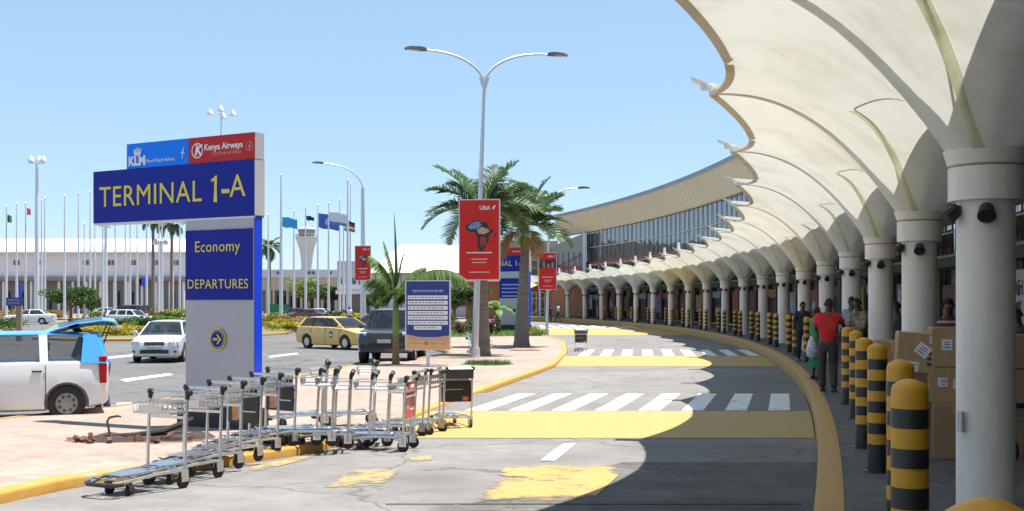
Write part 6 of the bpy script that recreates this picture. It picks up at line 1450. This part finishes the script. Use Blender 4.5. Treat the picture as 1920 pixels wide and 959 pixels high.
t, b, x0, x1, ps = far_block('far_terminal', 'long white vaulted terminal with small paired windows behind the flagpoles at left', -140, 350, d, [('upper_wall', WALLW, 519, 476, 0), ('ledge', GREYF, 527, 519.3, -.6), ('ground_floor', GREYF, 600, 527.3, 1.5)])
mb = MB(); prof = [(-.8, FB_(476)), (-.8, FB_(472)), (1, FB_(460)), (4, FB_(450)), (8, FB_(443.5)), (14, FB_(443)), (20, FB_(450)), (24, FB_(476))]
mb.grid([[(x, y, z) for y, z in prof] for x in (x0, (x0 + x1) / 2, x1)]); mb.add([(x1, y, z) for y, z in prof], [tuple(range(len(prof)))]); mb.build('roof', ROOFW, t, smooth=True)
for px in (28, 34, 71, 77, 158, 165, 205, 212, 246, 253, 288, 295, 326, 333, -20, -14, -60, -54):
    m = MB(); m.box((D(px, d) - b.x, -.03, FB_(493)), (.48, .1, .85)); m.build('window', DKW, ps['upper_wall'])
for px in range(-120, 350, 26):
    m = MB(); m.box((D(px + 8, d) - b.x, 1.45, FB_(566)), (1.9, .12, 3.6)); m.build('window', DKW, ps['ground_floor'])
    m = MB(); m.box((D(px - 4, d) - b.x, .2, FB_(560)), (.35, .4, 6.0)); m.build('column', WALLW, t)
m = MB(); m.box((D(272, d) - b.x, -.8, FB_(530)), (1.5, .15, 1.3)); m.build('blue_sign', BRBLUE, t); m = MB(); m.box((D(262, d) - b.x, -.8, FB_(526)), (1.1, .15, 1.6)); m.build('ochre_sign', mat('shop_ochre', (.4, .22, .05), .6), t)
# low buildings between the sign and the palms
d = 215
t, b, x0, x1, ps = far_block('low_terminal', 'low beige building with bluish roof line under the control tower', 352, 640, d, [('parapet', mat('bluish_parapet', (.5, .54, .62), .5), 521, 506, -.3), ('fascia', BEIGW, 545, 521.3, 0), ('ground_floor', GREYF, 600, 545.3, 2.2)])
for px in range(500, 640, 13):
    m = MB(); m.box((D(px, d) - b.x, .2, Zh(570, d) + .43), (.4, .5, 5.0)); m.build('column', BEIGW, t)
    m = MB(); m.box((D(px + 6, d) - b.x, 2.15, Zh(572, d) + .43), (.8, .12, 3.4)); m.build('window', DKW, ps['ground_floor'])
for px in (522, 580, 588, 620): m = MB(); m.box((D(px, d) - b.x, -.38, Zh(512, d) + .43), (.5, .1, .5)); m.build('vent', DKW, ps['parapet'])
d = 175
t, b, x0, x1, ps = far_block('grey_office', 'grey square block with thin vertical joints behind the small red banner', 632, 700, d, [('wall', mat('grey_blue_cladding', (.42, .44, .5), .6), 545, 490, 0), ('canopy_band', WHITE, 552, 545.3, -1.5), ('ground_floor', GREYF, 600, 552.3, 1)])
for px in (640, 652, 664, 676): m = MB(); m.box((D(px, d) - b.x, -.03, Zh(528, d) + .43), (.55, .1, .9)); m.build('window', DKW, ps['wall'])
d = 168
t, b, x0, x1, ps = far_block('hall_building', 'wide hall with a big pale sloping roof behind the young palm', 694, 884, d, [('wall', mat('pale_lilac_wall', (.50, .49, .53), .65), 600, 512, 0)], 20)
mb = MB(); mb.add([(D(690, d) - b.x, -1, Zh(512, d) + .43), (D(888, d) - b.x, -1, Zh(512, d) + .43), (D(893, d) - b.x, 8, Zh(459, d + 8) + .43), (D(742, d) - b.x, 8, Zh(459, d + 8) + .43), (D(690, d) - b.x, 16, Zh(512, d) + .43), (D(888, d) - b.x, 16, Zh(512, d) + .43)], [(0, 1, 2, 3), (3, 2, 5, 4), (0, 3, 4), (1, 5, 2)]); mb.build('roof', mat('pale_sloping_roof', (.5, .47, .41), .6, var=.04, scale=.4), t)
for px in range(704, 760, 12): m = MB(); m.box((D(px, d) - b.x, -.03, Zh(558, d) + .43), (.06, .08, 6.8)); m.build('panel_joint', MULL, ps['wall'])
m = MB(); m.box((D(862, d) - b.x, -.05, Zh(555, d) + .43), (3.6, .14, 3.2)); wn = m.build('window', curtain('blue_far_glass', (.05, .07, .1), .2, .4, .12, .6), ps['wall'])
for px in range(842, 884, 6): m = MB(); m.box((D(px, d) - b.x, -.15, Zh(555, d) + .43), (.07, .06, 3.2)); m.build('mullion', WHITE, wn)
# green hoarding
d = 148; t = thing('green_hoarding', 'green fabric hoarding under the sky blue flag', 'hoarding', (D(523, d), d, zl(d))); m = MB()
P_ = [[(D(505, d) - D(523, d) + i * .16, .05 * math.sin(i * 1.3), z) for z in (.1, 1.9)] for i in range(16)]; m.grid(P_); m.grid([[(x, y + .03, z) for x, y, z in r] for r in P_]); m.build('sheet', mat('green_sheet', (.02, .2, .09), .8), t)
m = MB()
for x in (0, .8, 1.6, 2.4): m.tube([(D(505, d) - D(523, d) + x, .12, 0), (D(505, d) - D(523, d) + x, .12, 2)], .05, 6)
m.build('post', DKST, t)
# control tower
d = 430; b = Vector((D(575, d), d, -.43)); t = thing('control_tower', 'white control tower with flared top and glazed cab on the skyline', 'tower', b); z = lambda py: Zh(py, d) + .43; s = d / F
TOWM = mat('pale_tower_concrete', (.52, .54, .58), .7, var=.05, scale=.2)
m = MB(); m.lathe([(10 * s, 0), (10 * s, z(505)), (10.5 * s, z(490)), (13 * s, z(470)), (17 * s, z(457)), (21 * s, z(447)), (21 * s, z(444)), (15 * s, z(443))], n=24); m.build('shaft', TOWM, t, smooth=True, ang=35)
for k in range(8):
    a = k * math.pi / 4; m = MB(); m.box((10.4 * s * math.cos(a), 10.4 * s * math.sin(a), z(505) / 2), (.5, .5, z(505)), a); m.build('rib', mat('grey_tower_rib', (.36, .37, .42), .7), t)
m = MB(); m.lathe([(14.5 * s, z(443)), (17 * s, z(431.5))], n=12); m.build('window', curtain('tower_glass', (.1, .13, .17), .0, 1, .1, .6), t)
m = MB(); m.lathe([(17.5 * s, z(431.5)), (17.5 * s, z(429.5)), (12 * s, z(427)), (3 * s, z(426)), (0, z(425.5))], n=24); m.build('cab_roof', TOWM, t)
m = MB()
for k in range(20): a = k * .314; m.tube([(20.5 * s * math.cos(a), 20.5 * s * math.sin(a), z(444)), (20.5 * s * math.cos(a), 20.5 * s * math.sin(a), z(440))], .1, 5)
m.lathe([(20.4 * s, z(440.4)), (20.7 * s, z(440.2)), (20.6 * s, z(439.8))], n=24); m.build('railing', SILV, t)
m = MB(); m.tube([(0, 0, z(426)), (0, 0, z(415))], .12, 6); m.tube([(2, 0, z(427)), (2, 0, z(420))], .08, 6); m.build('aerial', SILV, t)
